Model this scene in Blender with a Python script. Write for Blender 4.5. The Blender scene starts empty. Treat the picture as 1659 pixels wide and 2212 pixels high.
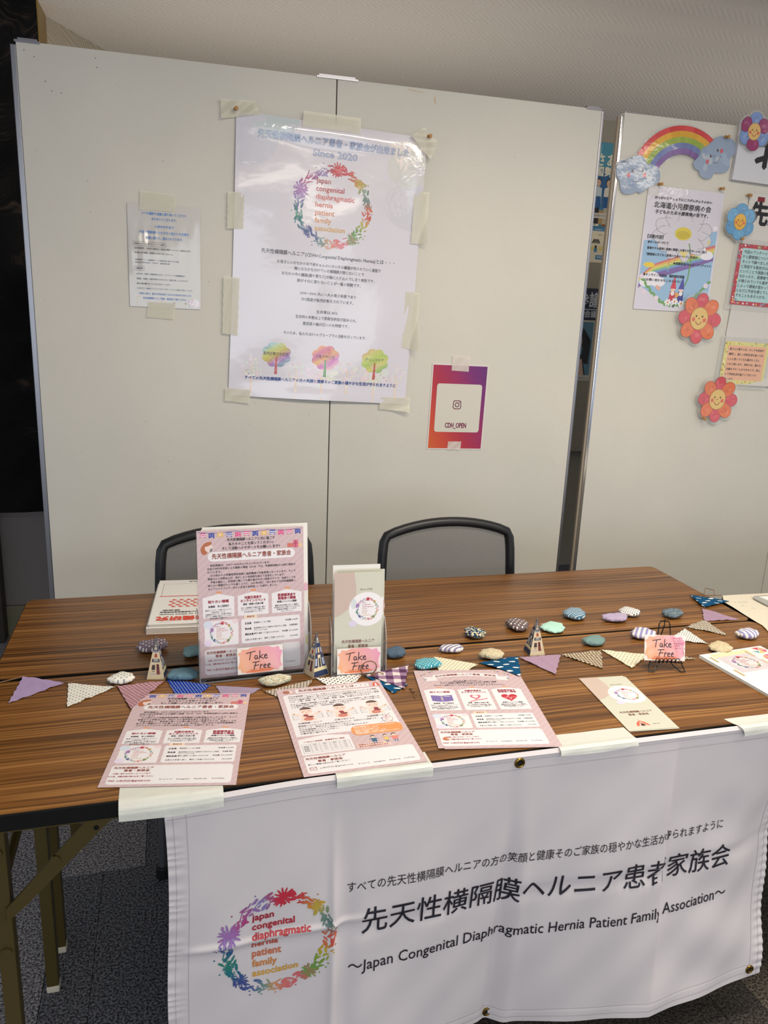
import bpy, bmesh, math, random
from mathutils import Vector, Matrix
random.seed(7)
PI = math.pi
SC = bpy.context.scene
COL = SC.collection
TZ = 0.70                                   # table top height

# ------------------------------------------------------------------ camera
cam = bpy.data.cameras.new('camera')
cam.sensor_fit = 'HORIZONTAL'; cam.sensor_width = 36.0
cam.lens = 1665.6 / 1659 * 36.0
cam.clip_start = 0.02
co = bpy.data.objects.new('camera', cam); COL.objects.link(co)
def cam_matrix(yaw, pitch, roll, loc):
    f = Vector((math.sin(yaw)*math.cos(pitch), math.cos(yaw)*math.cos(pitch), -math.sin(pitch)))
    r = Vector((math.cos(yaw), -math.sin(yaw), 0)); u = r.cross(f)
    r2 = r*math.cos(roll) + u*math.sin(roll); u2 = -r*math.sin(roll) + u*math.cos(roll)
    return Matrix(((r2.x, u2.x, -f.x, loc[0]), (r2.y, u2.y, -f.y, loc[1]), (r2.z, u2.z, -f.z, loc[2]), (0, 0, 0, 1)))
co.matrix_world = cam_matrix(math.radians(15.9605), math.radians(14.4256), math.radians(2.3667), (0.3501, -1.0779, 1.4238))
SC.camera = co
# ------------------------------------------------------------------ world, lights, exposure
w = bpy.data.worlds.new('world'); SC.world = w; w.use_nodes = True
bg = w.node_tree.nodes['Background']; bg.inputs[0].default_value = (0.80, 0.88, 1.0, 1); bg.inputs[1].default_value = 0.62
def area(name, loc, rot, sx, sy, power, col):
    l = bpy.data.lights.new(name, 'AREA'); l.shape = 'RECTANGLE'; l.size = sx; l.size_y = sy; l.energy = power; l.color = col
    o = bpy.data.objects.new(name, l); COL.objects.link(o); o.location = loc; o.rotation_euler = rot; return o
WARM = (1.0, 0.90, 0.76); COOL = (0.84, 0.92, 1.0)
area('ceiling_light', (1.35, -0.10, 2.425), (0, 0, 0), 1.2, 0.30, 27, WARM)
area('ceiling_light', (2.9, -0.75, 2.425), (0, 0, 0), 1.2, 0.30, 14, WARM)
area('ceiling_light', (1.0, -2.6, 2.425), (0, 0, 0), 1.2, 0.30, 20, WARM)
area('ceiling_light', (3.2, -2.6, 2.425), (0, 0, 0), 1.2, 0.30, 14, WARM)
area('ceiling_light', (-1.2, -2.6, 2.425), (0, 0, 0), 1.2, 0.30, 9, WARM)
area('added_rear_uplight', (0.85, 1.95, 1.50), (math.radians(180), 0, 0), 1.9, 0.6, 5.5, WARM)  # added uplight hidden behind the boards, only there to brighten the ceiling
area('added_rear_uplight', (3.2, 1.95, 1.50), (math.radians(180), 0, 0), 1.8, 0.6, 3.5, WARM)  # second added uplight, unseen behind the right board
area('window_daylight', (0.6, -6.2, 1.45), (math.radians(90), 0, math.radians(0)), 4.0, 1.7, 46, COOL)
SC.view_settings.view_transform = 'Standard'; SC.view_settings.look = 'None'
SC.view_settings.gamma = 1.0; SC.view_settings.exposure = 0.5; SC.view_settings.use_curve_mapping = False

# ------------------------------------------------------------------ materials
def lin(c):
    c = c/255.0
    return c/12.92 if c <= 0.04045 else ((c+0.055)/1.055)**2.4
def L(rgb): return (lin(rgb[0]), lin(rgb[1]), lin(rgb[2]), 1.0)
MATS = {}
def mat(name, rgb=(200, 200, 200), rough=0.6, metal=0.0, spec=0.5, coat=0.0, coat_rough=0.05, bump=0.0, bscale=200.0, alpha=1.0, trans=0.0, sheen=0.0):
    if name in MATS: return MATS[name]
    m = bpy.data.materials.new(name); m.use_nodes = True; MATS[name] = m
    nt = m.node_tree; b = nt.nodes['Principled BSDF']
    b.inputs['Base Color'].default_value = L(rgb); b.inputs['Roughness'].default_value = rough
    b.inputs['Metallic'].default_value = metal; b.inputs['Specular IOR Level'].default_value = spec
    b.inputs['Coat Weight'].default_value = coat; b.inputs['Coat Roughness'].default_value = coat_rough
    b.inputs['Alpha'].default_value = alpha; b.inputs['Transmission Weight'].default_value = trans
    if bump:
        t = nt.nodes.new('ShaderNodeTexCoord'); n = nt.nodes.new('ShaderNodeTexNoise'); n.inputs['Scale'].default_value = bscale
        n.inputs['Detail'].default_value = 3
        bp = nt.nodes.new('ShaderNodeBump'); bp.inputs['Strength'].default_value = bump; bp.inputs['Distance'].default_value = 0.002
        nt.links.new(t.outputs['Object'], n.inputs['Vector']); nt.links.new(n.outputs['Fac'], bp.inputs['Height']); nt.links.new(bp.outputs['Normal'], b.inputs['Normal'])
        if coat: nt.links.new(bp.outputs['Normal'], b.inputs['Coat Normal'])
    return m
class NT:                                   # tiny node helper
    def __init__(s, m): s.m = m; s.nt = m.node_tree; s.b = s.nt.nodes['Principled BSDF']
    def new(s, t, **k):
        n = s.nt.nodes.new(t)
        for a, v in k.items(): setattr(n, a, v)
        return n
    def link(s, a, b): s.nt.links.new(a, b)
    def put(s, inp, v):
        if isinstance(v, (int, float, tuple)): inp.default_value = v
        else: s.link(v, inp)
    def math(s, op, a, b=None, c=None):
        n = s.new('ShaderNodeMath', operation=op)
        s.put(n.inputs[0], a)
        if b is not None: s.put(n.inputs[1], b)
        if c is not None: s.put(n.inputs[2], c)
        return n.outputs[0]
    def mix(s, f, a, b):
        n = s.new('ShaderNodeMix', data_type='RGBA'); s.put(n.inputs[0], f); s.put(n.inputs[6], a); s.put(n.inputs[7], b); return n.outputs[2]
    def obj(s): return s.new('ShaderNodeTexCoord').outputs['Object']
    def sep(s, v):
        n = s.new('ShaderNodeSeparateXYZ'); s.link(v, n.inputs[0]); return n.outputs
    def comb(s, x, y, z=0.0):
        n = s.new('ShaderNodeCombineXYZ'); s.put(n.inputs[0], x); s.put(n.inputs[1], y); s.put(n.inputs[2], z); return n.outputs[0]
    def noise(s, v, scale, detail=2.0, rough=0.5):
        n = s.new('ShaderNodeTexNoise'); s.link(v, n.inputs['Vector']); n.inputs['Scale'].default_value = scale
        n.inputs['Detail'].default_value = detail; n.inputs['Roughness'].default_value = rough; return n.outputs['Fac']
    def ramp(s, f, stops, interp='LINEAR'):
        n = s.new('ShaderNodeValToRGB'); s.link(f, n.inputs[0]); cr = n.color_ramp; cr.interpolation = interp
        while len(cr.elements) < len(stops): cr.elements.new(0.5)
        for e, (p, c) in zip(cr.elements, stops): e.position = p; e.color = L(c)
        return n.outputs[0]
    def bump(s, h, strength, dist=0.002, coat=False):
        n = s.new('ShaderNodeBump'); n.inputs['Strength'].default_value = strength; n.inputs['Distance'].default_value = dist
        s.link(h, n.inputs['Height']); s.link(n.outputs[0], s.b.inputs['Normal'])
        if coat: s.link(n.outputs[0], s.b.inputs['Coat Normal'])
    def color(s, c): s.link(c, s.b.inputs['Base Color'])
def weave(N, v, sc=1500):                   # cloth weave relief
    x, y, z = N.sep(v)
    a = N.math('SINE', N.math('MULTIPLY', x, sc)); b = N.math('SINE', N.math('MULTIPLY', y, sc))
    return N.math('MULTIPLY', a, b)
def fabric(name, rgb): return mat(name, rgb, rough=0.9, spec=0.15)
def dots(name, base, dot, pitch, rad, sx=1.0, sy=1.0, rot=0.0):
    if name in MATS: return MATS[name]
    N = NT(fabric(name, base)); v = N.obj()
    mp = N.new('ShaderNodeMapping'); N.link(v, mp.inputs[0]); mp.inputs['Rotation'].default_value = (0, 0, rot); mp.inputs['Scale'].default_value = (1/pitch, 1/pitch, 1/pitch)
    x, y, z = N.sep(mp.outputs[0]); d = None
    for o in (0.0, 0.5):
        fx = N.math('SUBTRACT', N.math('FRACT', N.math('ADD', x, o)), 0.5); fy = N.math('SUBTRACT', N.math('FRACT', N.math('ADD', y, o)), 0.5)
        fx = N.math('MULTIPLY', fx, sx); fy = N.math('MULTIPLY', fy, sy)
        r = N.math('SQRT', N.math('ADD', N.math('MULTIPLY', fx, fx), N.math('MULTIPLY', fy, fy)))
        k = N.math('LESS_THAN', r, rad); d = k if d is None else N.math('MAXIMUM', d, k)
    N.color(N.mix(d, L(base), L(dot))); N.bump(weave(N, v), 0.25, 0.0004); return N.m
def stripes(name, a, b, pitch, frac=0.5, rot=0.0):
    if name in MATS: return MATS[name]
    N = NT(fabric(name, a)); v = N.obj()
    mp = N.new('ShaderNodeMapping'); N.link(v, mp.inputs[0]); mp.inputs['Rotation'].default_value = (0, 0, rot); mp.inputs['Scale'].default_value = (1/pitch,)*3
    x, y, z = N.sep(mp.outputs[0])
    N.color(N.mix(N.math('LESS_THAN', N.math('FRACT', x), frac), L(a), L(b))); N.bump(weave(N, v), 0.25, 0.0004); return N.m
def gingham(name, a, b, c, pitch, rot=0.0):
    if name in MATS: return MATS[name]
    N = NT(fabric(name, a)); v = N.obj()
    mp = N.new('ShaderNodeMapping'); N.link(v, mp.inputs[0]); mp.inputs['Rotation'].default_value = (0, 0, rot); mp.inputs['Scale'].default_value = (1/pitch,)*3
    x, y, z = N.sep(mp.outputs[0])
    s = N.math('ADD', N.math('LESS_THAN', N.math('FRACT', x), 0.5), N.math('LESS_THAN', N.math('FRACT', y), 0.5))
    n = N.noise(v, 900, 1); s = N.math('ADD', N.math('MULTIPLY', s, 0.5), N.math('MULTIPLY', N.math('SUBTRACT', n, 0.5), 0.25))
    N.color(N.ramp(s, [(0.1, a), (0.5, b), (0.9, c)])); N.bump(weave(N, v), 0.3, 0.0004); return N.m
def floral(name, cols, scale):
    if name in MATS: return MATS[name]
    N = NT(fabric(name, cols[0])); v = N.obj()
    n = N.new('ShaderNodeTexVoronoi'); N.link(v, n.inputs['Vector']); n.inputs['Scale'].default_value = scale
    x, y, z = N.sep(n.outputs['Color'])
    c = N.ramp(x, [(i/len(cols), q) for i, q in enumerate(cols)], 'CONSTANT')
    e = N.math('GREATER_THAN', n.outputs['Distance'], 0.55)
    N.color(N.mix(e, c, L(cols[0]))); N.bump(weave(N, v), 0.25, 0.0004); return N.m
def linen(name, rgb, k=0.12):
    if name in MATS: return MATS[name]
    N = NT(fabric(name, rgb)); v = N.obj(); n = N.noise(v, 500, 3)
    d = tuple(int(c*(1-k)) for c in rgb); h = tuple(min(255, int(c*(1+k*0.6))) for c in rgb)
    N.color(N.ramp(n, [(0.3, d), (0.7, h)])); N.bump(weave(N, v), 0.4, 0.0005); return N.m

def ink():                                   # flat print: colour comes from the printed polygons
    if 'ink' in MATS: return MATS['ink']
    N = NT(mat('ink', rough=0.55)); a = N.new('ShaderNodeVertexColor'); a.layer_name = 'Col'; N.color(a.outputs[0]); return N.m
def ink_gloss():
    if 'ink_laminated' in MATS: return MATS['ink_laminated']
    N = NT(mat('ink_laminated', rough=0.45, coat=1.0, coat_rough=0.12)); a = N.new('ShaderNodeVertexColor'); a.layer_name = 'Col'; N.color(a.outputs[0])
    n = N.noise(N.obj(), 26, 3); N.bump(n, 0.5, 0.0025, coat=True); return N.m

def wood():
    N = NT(mat('wood_laminate', rough=0.34, spec=0.5)); v = N.obj(); x, y, z = N.sep(v)
    wob = N.noise(N.comb(N.math('MULTIPLY', x, 1.7), N.math('MULTIPLY', y, 5.0), 3.1), 1.0, 2)
    y2 = N.math('ADD', y, N.math('MULTIPLY', wob, 0.035))
    fine = N.noise(N.comb(N.math('MULTIPLY', x, 1.3), N.math('MULTIPLY', y2, 170)), 1.0, 5, 0.62)
    mid = N.noise(N.comb(N.math('MULTIPLY', x, 0.9), N.math('MULTIPLY', y2, 30), 7.0), 1.0, 2, 0.5)
    s = N.math('ADD', N.math('MULTIPLY', fine, 0.72), N.math('MULTIPLY', mid, 0.28))
    c = N.ramp(s, [(0.37, (54, 33, 12)), (0.45, (98, 62, 26)), (0.53, (127, 84, 39)), (0.62, (158, 112, 60))])
    N.color(c)
    r = N.math('ADD', 0.27, N.math('MULTIPLY', fine, 0.16)); N.link(r, N.b.inputs['Roughness']); N.bump(fine, 0.08, 0.001); return N.m
WOOD = wood()
def board_mat():
    N = NT(mat('board_white', (214, 209, 199), rough=0.62, spec=0.35)); v = N.obj()
    n = N.noise(v, 420, 4, 0.6); N.bump(n, 0.45, 0.0016)
    g = N.noise(v, 1.6, 3); N.color(N.ramp(g, [(0.3, (203, 201, 192)), (0.7, (214, 209, 199))])); return N.m
BOARD = board_mat()
BLACK = mat('black_edge', (7, 7, 8), rough=0.6, spec=0.25)
OLIVE = mat('olive_steel', (84, 72, 36), rough=0.38, metal=0.35, bump=0.05, bscale=300)
CHROME = mat('chrome', (205, 205, 210), rough=0.16, metal=1.0)
ALU = mat('aluminium', (150, 150, 156), rough=0.33, metal=0.9)
BRASS = mat('brass', (140, 112, 52), rough=0.28, metal=1.0)
PLASTIC = mat('black_plastic', (24, 25, 28), rough=0.42)
RUBBER = mat('pale_rubber', (196, 188, 172), rough=0.7)
PAPER = mat('paper_white', (232, 230, 226), rough=0.65, spec=0.3)
CORK = mat('cork_wood', (176, 130, 78), rough=0.7)
TWINE = mat('jute_twine', (128, 100, 74), rough=0.95, spec=0.1, bump=0.5, bscale=900)
def tape_mat(name, rgb, al):
    N = NT(mat(name, rgb, rough=0.42, alpha=al)); n = N.noise(N.obj(), 45, 3); N.bump(n, 0.35, 0.003); return N.m
TAPE = tape_mat('masking_tape', (226, 222, 202), 0.64)
TAPE2 = tape_mat('masking_tape_glossy', (224, 226, 218), 0.86)
def pink_paper():
    N = NT(mat('pink_striped_paper', (204, 182, 186), rough=0.5, spec=0.4)); v = N.obj(); x, y, z = N.sep(v)
    s = N.math('SINE', N.math('MULTIPLY', N.math('SUBTRACT', x, N.math('ADD', y, z)), 420.0))
    N.color(N.mix(N.math('GREATER_THAN', s, 0.1), L((202, 180, 184)), L((197, 174, 179)))); return N.m
PINK = pink_paper()
def acrylic():
    m = bpy.data.materials.new('clear_acrylic'); m.use_nodes = True; nt = m.node_tree; nt.nodes.clear()
    o = nt.nodes.new('ShaderNodeOutputMaterial'); mx = nt.nodes.new('ShaderNodeMixShader'); t = nt.nodes.new('ShaderNodeBsdfTransparent')
    g = nt.nodes.new('ShaderNodeBsdfGlossy'); g.inputs['Roughness'].default_value = 0.03; t.inputs[0].default_value = (0.965, 0.965, 0.97, 1)
    f = nt.nodes.new('ShaderNodeFresnel'); f.inputs[0].default_value = 1.49
    nt.links.new(f.outputs[0], mx.inputs[0]); nt.links.new(t.outputs[0], mx.inputs[1]); nt.links.new(g.outputs[0], mx.inputs[2]); nt.links.new(mx.outputs[0], o.inputs[0])
    return m
ACRYL = acrylic()
ACRYL_EDGE = mat('acrylic_edge', (222, 218, 214), rough=0.08, alpha=0.42, coat=1.0)
FILM = None
def film():
    m = bpy.data.materials.new('laminate_film'); m.use_nodes = True; nt = m.node_tree; nt.nodes.clear()
    o = nt.nodes.new('ShaderNodeOutputMaterial'); mx = nt.nodes.new('ShaderNodeMixShader'); t = nt.nodes.new('ShaderNodeBsdfTransparent')
    g = nt.nodes.new('ShaderNodeBsdfPrincipled'); g.inputs['Base Color'].default_value = L((225, 225, 222)); g.inputs['Roughness'].default_value = 0.08
    n = nt.nodes.new('ShaderNodeTexNoise'); n.inputs['Scale'].default_value = 30; bp = nt.nodes.new('ShaderNodeBump'); bp.inputs['Strength'].default_value = 0.4; bp.inputs['Distance'].default_value = 0.003
    tc = nt.nodes.new('ShaderNodeTexCoord'); nt.links.new(tc.outputs['Object'], n.inputs['Vector']); nt.links.new(n.outputs['Fac'], bp.inputs['Height']); nt.links.new(bp.outputs[0], g.inputs['Normal'])
    mx.inputs[0].default_value = 0.24
    nt.links.new(t.outputs[0], mx.inputs[1]); nt.links.new(g.outputs[0], mx.inputs[2]); nt.links.new(mx.outputs[0], o.inputs[0])
    return m
FILM = film()

# ------------------------------------------------------------------ object helpers
def tag(o, label=None, cat=None, group=None, kind=None):
    if label: o['label'] = label
    if cat: o['category'] = cat
    if group: o['group'] = group
    if kind: o['kind'] = kind
    return o
def thing(name, label, cat, loc=(0, 0, 0), rot=(0, 0, 0), group=None):
    o = bpy.data.objects.new(name, None); COL.objects.link(o); o.empty_display_size = 0.05
    o.location = loc; o.rotation_euler = rot
    return tag(o, label, cat, group)
class MB:
    def __init__(s): s.v = []; s.f = []; s.m = []; s.mi = 0
    def face(s, idx): s.f.append(tuple(idx)); s.m.append(s.mi)
    def add(s, vs, fs):
        b = len(s.v); s.v += [tuple(p) for p in vs]
        for f in fs: s.face([b+i for i in f])
    def box(s, x0, x1, y0, y1, z0, z1):
        s.add([(x0, y0, z0), (x1, y0, z0), (x1, y1, z0), (x0, y1, z0), (x0, y0, z1), (x1, y0, z1), (x1, y1, z1), (x0, y1, z1)],
              [(0, 3, 2, 1), (4, 5, 6, 7), (0, 1, 5, 4), (1, 2, 6, 5), (2, 3, 7, 6), (3, 0, 4, 7)])
    def prism(s, pts, z0, z1, ax='z'):       # pts counter-clockwise, extruded along an axis
        n = len(pts)
        if ax == 'z': P = lambda p, z: (p[0], p[1], z)
        elif ax == 'y': P = lambda p, z: (p[0], -z, p[1])     # pts are x,z ; z0<z1 go towards -y
        else: P = lambda p, z: (z, p[0], p[1])
        s.add([P(p, z0) for p in pts] + [P(p, z1) for p in pts], [tuple(range(n-1, -1, -1)), tuple(range(n, 2*n))] + [(i, (i+1) % n, n+(i+1) % n, n+i) for i in range(n)])
    def tube(s, path, r, n=8, closed=False, cap=True):
        P = [Vector(p) for p in path]; K = len(P); base = len(s.v); up = None
        R = r if isinstance(r, (list, tuple)) else [r]*K
        for i, p in enumerate(P):
            if closed: d = P[(i+1) % K] - P[i-1]
            else: d = P[min(i+1, K-1)] - P[max(i-1, 0)]
            d.normalize()
            if up is None: up = Vector((0, 0, 1)) if abs(d.z) < 0.9 else Vector((0, 1, 0))
            a = d.cross(up); a.normalize(); b = a.cross(d); up = b
            for k in range(n):
                t = 2*PI*k/n; q = p + (a*math.cos(t) + b*math.sin(t))*R[i]; s.v.append(tuple(q))
        for i in range(K if closed else K-1):
            j = (i+1) % K
            for k in range(n):
                s.face((base+i*n+k, base+i*n+(k+1) % n, base+j*n+(k+1) % n, base+j*n+k))
        if cap and not closed:
            s.face([base+k for k in range(n-1, -1, -1)]); s.face([base+(K-1)*n+k for k in range(n)])
    def cyl(s, c, r, h, n=16, ax='z', r2=None):
        c = Vector(c); d = {'x': Vector((1, 0, 0)), 'y': Vector((0, 1, 0)), 'z': Vector((0, 0, 1))}[ax]
        s.tube([c, c+d*h], [r, r if r2 is None else r2], n)
    def bar(s, a, b, w, t, wide=(1, 0, 0)):     # flat bar between two points; w along 'wide', t across
        a = Vector(a); b = Vector(b); d = (b-a).normalized(); wv = Vector(wide); wv = (wv - d*wv.dot(d)).normalized(); tv = d.cross(wv)
        vs = []
        for p in (a, b):
            for i, j in ((-1, -1), (1, -1), (1, 1), (-1, 1)): vs.append(p + wv*(w/2*i) + tv*(t/2*j))
        s.add(vs, [(0, 1, 2, 3), (7, 6, 5, 4), (0, 4, 5, 1), (1, 5, 6, 2), (2, 6, 7, 3), (3, 7, 4, 0)])
    def grid(s, f, nu, nv):
        b = len(s.v)
        for j in range(nv+1):
            for i in range(nu+1): s.v.append(tuple(f(i/nu, j/nv)))
        for j in range(nv):
            for i in range(nu):
                a = b+j*(nu+1)+i; s.face((a, a+1, a+nu+2, a+nu+1))
    def build(s, name, mats, parent=None, smooth=False, bevel=0.0, label=None):
        me = bpy.data.meshes.new(name); me.from_pydata(s.v, [], s.f)
        for m in (mats if isinstance(mats, (list, tuple)) else [mats]): me.materials.append(m)
        me.polygons.foreach_set('material_index', s.m)
        bm = bmesh.new(); bm.from_mesh(me); bmesh.ops.recalc_face_normals(bm, faces=bm.faces)
        if bevel: bmesh.ops.bevel(bm, geom=[e for e in bm.edges if len(e.link_faces) == 2 and e.calc_face_angle(0) > 0.5], offset=bevel, segments=2, affect='EDGES', profile=0.6)
        bm.to_mesh(me); bm.free()
        if smooth:
            me.polygons.foreach_set('use_smooth', [True]*len(me.polygons))
            try: me.set_sharp_from_angle(angle=math.radians(40))
            except Exception: pass
        o = bpy.data.objects.new(name, me); COL.objects.link(o)
        if parent: o.parent = parent
        if label: o['label'] = label
        return o
def rrect(x0, x1, y0, y1, r, n=5):
    out = []
    for cx, cy, a in ((x1-r, y0+r, -90), (x1-r, y1-r, 0), (x0+r, y1-r, 90), (x0+r, y0+r, 180)):
        for k in range(n+1):
            t = math.radians(a+90*k/n); out.append((cx+r*math.cos(t), cy+r*math.sin(t)))
    return out
def sheet(name, w, h, mp, m, parent, nx=1, ny=1, th=0.0003, label=None):
    """paper: w,h in mm, mp(u_mm, v_mm, off_m) -> local point"""
    b = MB()
    for off, fl in ((th, False), (0.0, True)):
        base = len(b.v)
        for j in range(ny+1):
            for i in range(nx+1): b.v.append(tuple(mp(w*i/nx, h*j/ny, off)))
        for j in range(ny):
            for i in range(nx):
                a = base+j*(nx+1)+i; q = (a, a+nx+1, a+nx+2, a+1); b.face(q if not fl else q[::-1])
    N = (nx+1)*(ny+1); ring = [i for i in range(nx)] + [i*(nx+1)+nx for i in range(ny)] + [ny*(nx+1)+nx-i for i in range(nx)] + [(ny-i)*(nx+1) for i in range(ny)]
    for k in range(len(ring)):
        a, c = ring[k], ring[(k+1) % len(ring)]; b.face((a, c, N+c, N+a))
    return b.build(name, m, parent, smooth=(nx > 1 or ny > 1), label=label)
def flat(w, h):                             # lying face up
    return lambda u, v, o: (u/1000-w/2000, h/2000-v/1000, o)
def upright(w, h):                          # on a wall facing -y
    return lambda u, v, o: (u/1000-w/2000, -o, h/2000-v/1000)

# ------------------------------------------------------------------ flat print (vector art in mm, y down)
_tc = bpy.data.curves.new('lettering', 'FONT'); _to = bpy.data.objects.new('lettering', _tc); _tcache = {}
def glyphs(s, res):
    k = (s, res)
    if k not in _tcache:
        _tc.body = s; _tc.size = 1.0; _tc.resolution_u = res
        me = _to.to_mesh()
        vs = [(v.co.x, v.co.y) for v in me.vertices]; fs = [tuple(p.vertices) for p in me.polygons]; _to.to_mesh_clear()
        _tcache[k] = (vs, fs)
    return _tcache[k]
class Art:
    def __init__(s): s.p = []                # (pts, faces, colour, layer)
    def poly(s, pts, col, lv=1): s.p.append(([tuple(q) for q in pts], [tuple(range(len(pts)))], col, lv)); return s
    def rect(s, x, y, w, h, col, lv=1, r=0):
        if r <= 0: return s.poly([(x, y), (x, y+h), (x+w, y+h), (x+w, y)], col, lv)
        return s.poly(rrect(x, x+w, y, y+h, min(r, w/2, h/2), 4)[::-1], col, lv)
    def ell(s, cx, cy, rx, ry, col, lv=1, rot=0.0, n=14):
        c, q = math.cos(rot), math.sin(rot); pts = []
        for k in range(n):
            a = -2*PI*k/n; x, y = rx*math.cos(a), ry*math.sin(a); pts.append((cx+x*c-y*q, cy+x*q+y*c))
        return s.poly(pts, col, lv)
    def line(s, pts, w, col, lv=1, closed=False):
        P = [Vector(p) for p in pts]; n = len(P)
        for i in range(n if closed else n-1):
            a, b = P[i], P[(i+1) % n]; d = b-a
            if d.length < 1e-9: continue
            d.normalize(); e = Vector((-d.y, d.x))*w/2; a = a-d*w*0.3; b = b+d*w*0.3
            s.poly([a+e, b+e, b-e, a-e], col, lv)
        return s
    def frame(s, x, y, w, h, lw, col, lv=1, r=0):
        return s.line(rrect(x, x+w, y, y+h, r, 4) if r else [(x, y), (x+w, y), (x+w, y+h), (x, y+h)], lw, col, lv, True)
    def text(s, t, x, y, size, col, align='c', width=None, bold=0.0, lv=3, res=1, fn=None, squash=None, slant=0.0):
        """x: anchor, y: vertical middle of the line"""
        vs, fs = glyphs(t, res)
        if not vs: return s
        x0 = min(v[0] for v in vs); x1 = max(v[0] for v in vs); tw = (x1-x0)*size
        k = 1.0
        if width: k = width/tw
        if squash: k *= squash
        ox = {'c': x-tw*k/2, 'l': x, 'r': x-tw*k}[align]
        base = [(ox+(v[0]-x0)*size*k+slant*(v[1]-0.32)*size, y+0.31*size-v[1]*size) for v in vs]
        if fn: base = [fn(*q) for q in base]
        sh = [(0, 0)] if not bold else [(-bold, 0), (bold, 0), (0, bold), (0, -bold)]
        for i, (dx, dy) in enumerate(sh):
            s.p.append(([(a+dx, b+dy) for a, b in base], [f[::-1] for f in fs] if False else fs, col, lv+i*0.06))
        return s
    def build(s, name, mp, parent, mat_=None, maxlen=None, step=0.00012, base=0.0004, label=None, clip=None):
        V, F, Cc = [], [], []
        for pts, fs, col, lv in s.p:
            c = L(col) if isinstance(col, tuple) else None
            off = base + lv*step
            if maxlen and len(fs) == 1:
                tris = [(pts[0], pts[i], pts[i+1]) for i in range(1, len(pts)-1)]; done = []
                while tris:
                    a, b, d = tris.pop(); e = [math.dist(a, b), math.dist(b, d), math.dist(d, a)]; m = max(e)
                    if m <= maxlen: done.append((a, b, d)); continue
                    if e[0] == m: q = ((a[0]+b[0])/2, (a[1]+b[1])/2); tris += [(a, q, d), (q, b, d)]
                    elif e[1] == m: q = ((b[0]+d[0])/2, (b[1]+d[1])/2); tris += [(a, b, q), (a, q, d)]
                    else: q = ((a[0]+d[0])/2, (a[1]+d[1])/2); tris += [(a, b, q), (q, b, d)]
                for t in done:
                    k = len(V); V += [mp(q[0], q[1], off) for q in t]; F.append((k, k+1, k+2))
                    Cc += [c if c else L(col(*q)) for q in t]
            else:
                k = len(V); V += [mp(q[0], q[1], off) for q in pts]
                for f in fs:
                    F.append(tuple(k+i for i in f)); Cc += [c if c else L(col(*pts[i])) for i in f]
        me = bpy.data.meshes.new(name); me.from_pydata(V, [], F); me.materials.append(mat_ or ink())
        at = me.color_attributes.new('Col', 'FLOAT_COLOR', 'CORNER')
        at.data.foreach_set('color', [x for q in Cc for x in q])
        o = bpy.data.objects.new(name, me); COL.objects.link(o); o.parent = parent
        if label: o['label'] = label
        return o
DARK = (44, 40, 46)
RING = [(0, (190, 40, 62)), (20, (196, 44, 66)), (38, (190, 120, 60)), (48, (190, 160, 50)), (60, (110, 140, 120)), (75, (90, 120, 116)), (88, (206, 110, 80)),
        (100, (200, 80, 70)), (112, (190, 170, 50)), (128, (110, 150, 60)), (142, (100, 150, 70)), (155, (210, 100, 110)), (172, (214, 110, 110)), (186, (206, 150, 100)),
        (198, (100, 140, 140)), (210, (74, 92, 150)), (225, (60, 70, 140)), (240, (30, 110, 130)), (256, (30, 130, 110)), (268, (40, 90, 130)), (280, (140, 120, 180)),
        (296, (160, 110, 176)), (312, (170, 60, 120)), (326, (150, 90, 150)), (342, (130, 120, 180)), (360, (190, 40, 62))]
def ringcol(a):
    a %= 360
    for (a0, c0), (a1, c1) in zip(RING, RING[1:]):
        if a0 <= a <= a1:
            t = (a-a0)/(a1-a0); return tuple(int(c0[i]+(c1[i]-c0[i])*t) for i in range(3))
    return RING[0][1]
WT = ['japan', 'congenital', 'diaphragmatic', 'hernia', 'patient', 'family', 'association']
WC = [(160, 40, 60), (176, 44, 62), (190, 60, 66), (190, 84, 70), (196, 110, 76), (200, 130, 70), (206, 158, 70)]
def wreath(A, cx, cy, r, det=1.0, lv=2, bold=0.0, light=0):
    rnd = random.Random(11)
    def C(a):
        c = ringcol(a); return tuple(min(255, int(q+(255-q)*light)) for q in c)
    def P(a, rr): return (cx+rr*math.sin(math.radians(a)), cy-rr*math.cos(math.radians(a)))
    for a, fr in ((5, .22), (292, .25), (143, .19), (226, .15), (46, .15), (250, .12), (172, .11)):      # big flowers
        x, y = P(a, r*.93); n = 14
        for k in range(n):
            t = 2*PI*k/n + rnd.random()*.2; rr = r*fr*(.5+.12*rnd.random())
            A.ell(x+math.cos(t)*rr, y+math.sin(t)*rr, rr*.62, rr*.15, C(a+rnd.uniform(-7, 7)), lv, t, 7)
        A.ell(x, y, r*fr*.34, r*fr*.34, C(a+4), lv+.1, 0, 9)
    m = int(88*det)
    for k in range(m):
        a = 360*k/m + rnd.uniform(-2, 2); rr = r*rnd.uniform(.80, 1.04); x, y = P(a, rr)
        t = math.radians(a)+rnd.uniform(-.9, .9)
        A.ell(x, y, r*rnd.uniform(.045, .09), r*rnd.uniform(.014, .032), C(a), lv, t, 7)
    for k in range(int(34*det)):
        a = rnd.uniform(0, 360); x, y = P(a, r*rnd.uniform(.84, 1.12)); A.ell(x, y, r*.017, r*.017, C(a), lv, 0, 6)
    for a in (30, 75, 100, 165, 196, 245, 262, 320, 340):                        # sprigs
        A.line([P(a-8, r*.9), P(a, r*.98), P(a+8, r*.94)], r*.016, C(a), lv)
    for i, t in enumerate(WT):
        A.text(t, cx-r*.46, cy-r*.62+i*r*.195, r*.185, WC[i], 'l', lv=lv+1, res=2 if r > 40 else 1, bold=bold)

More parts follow.
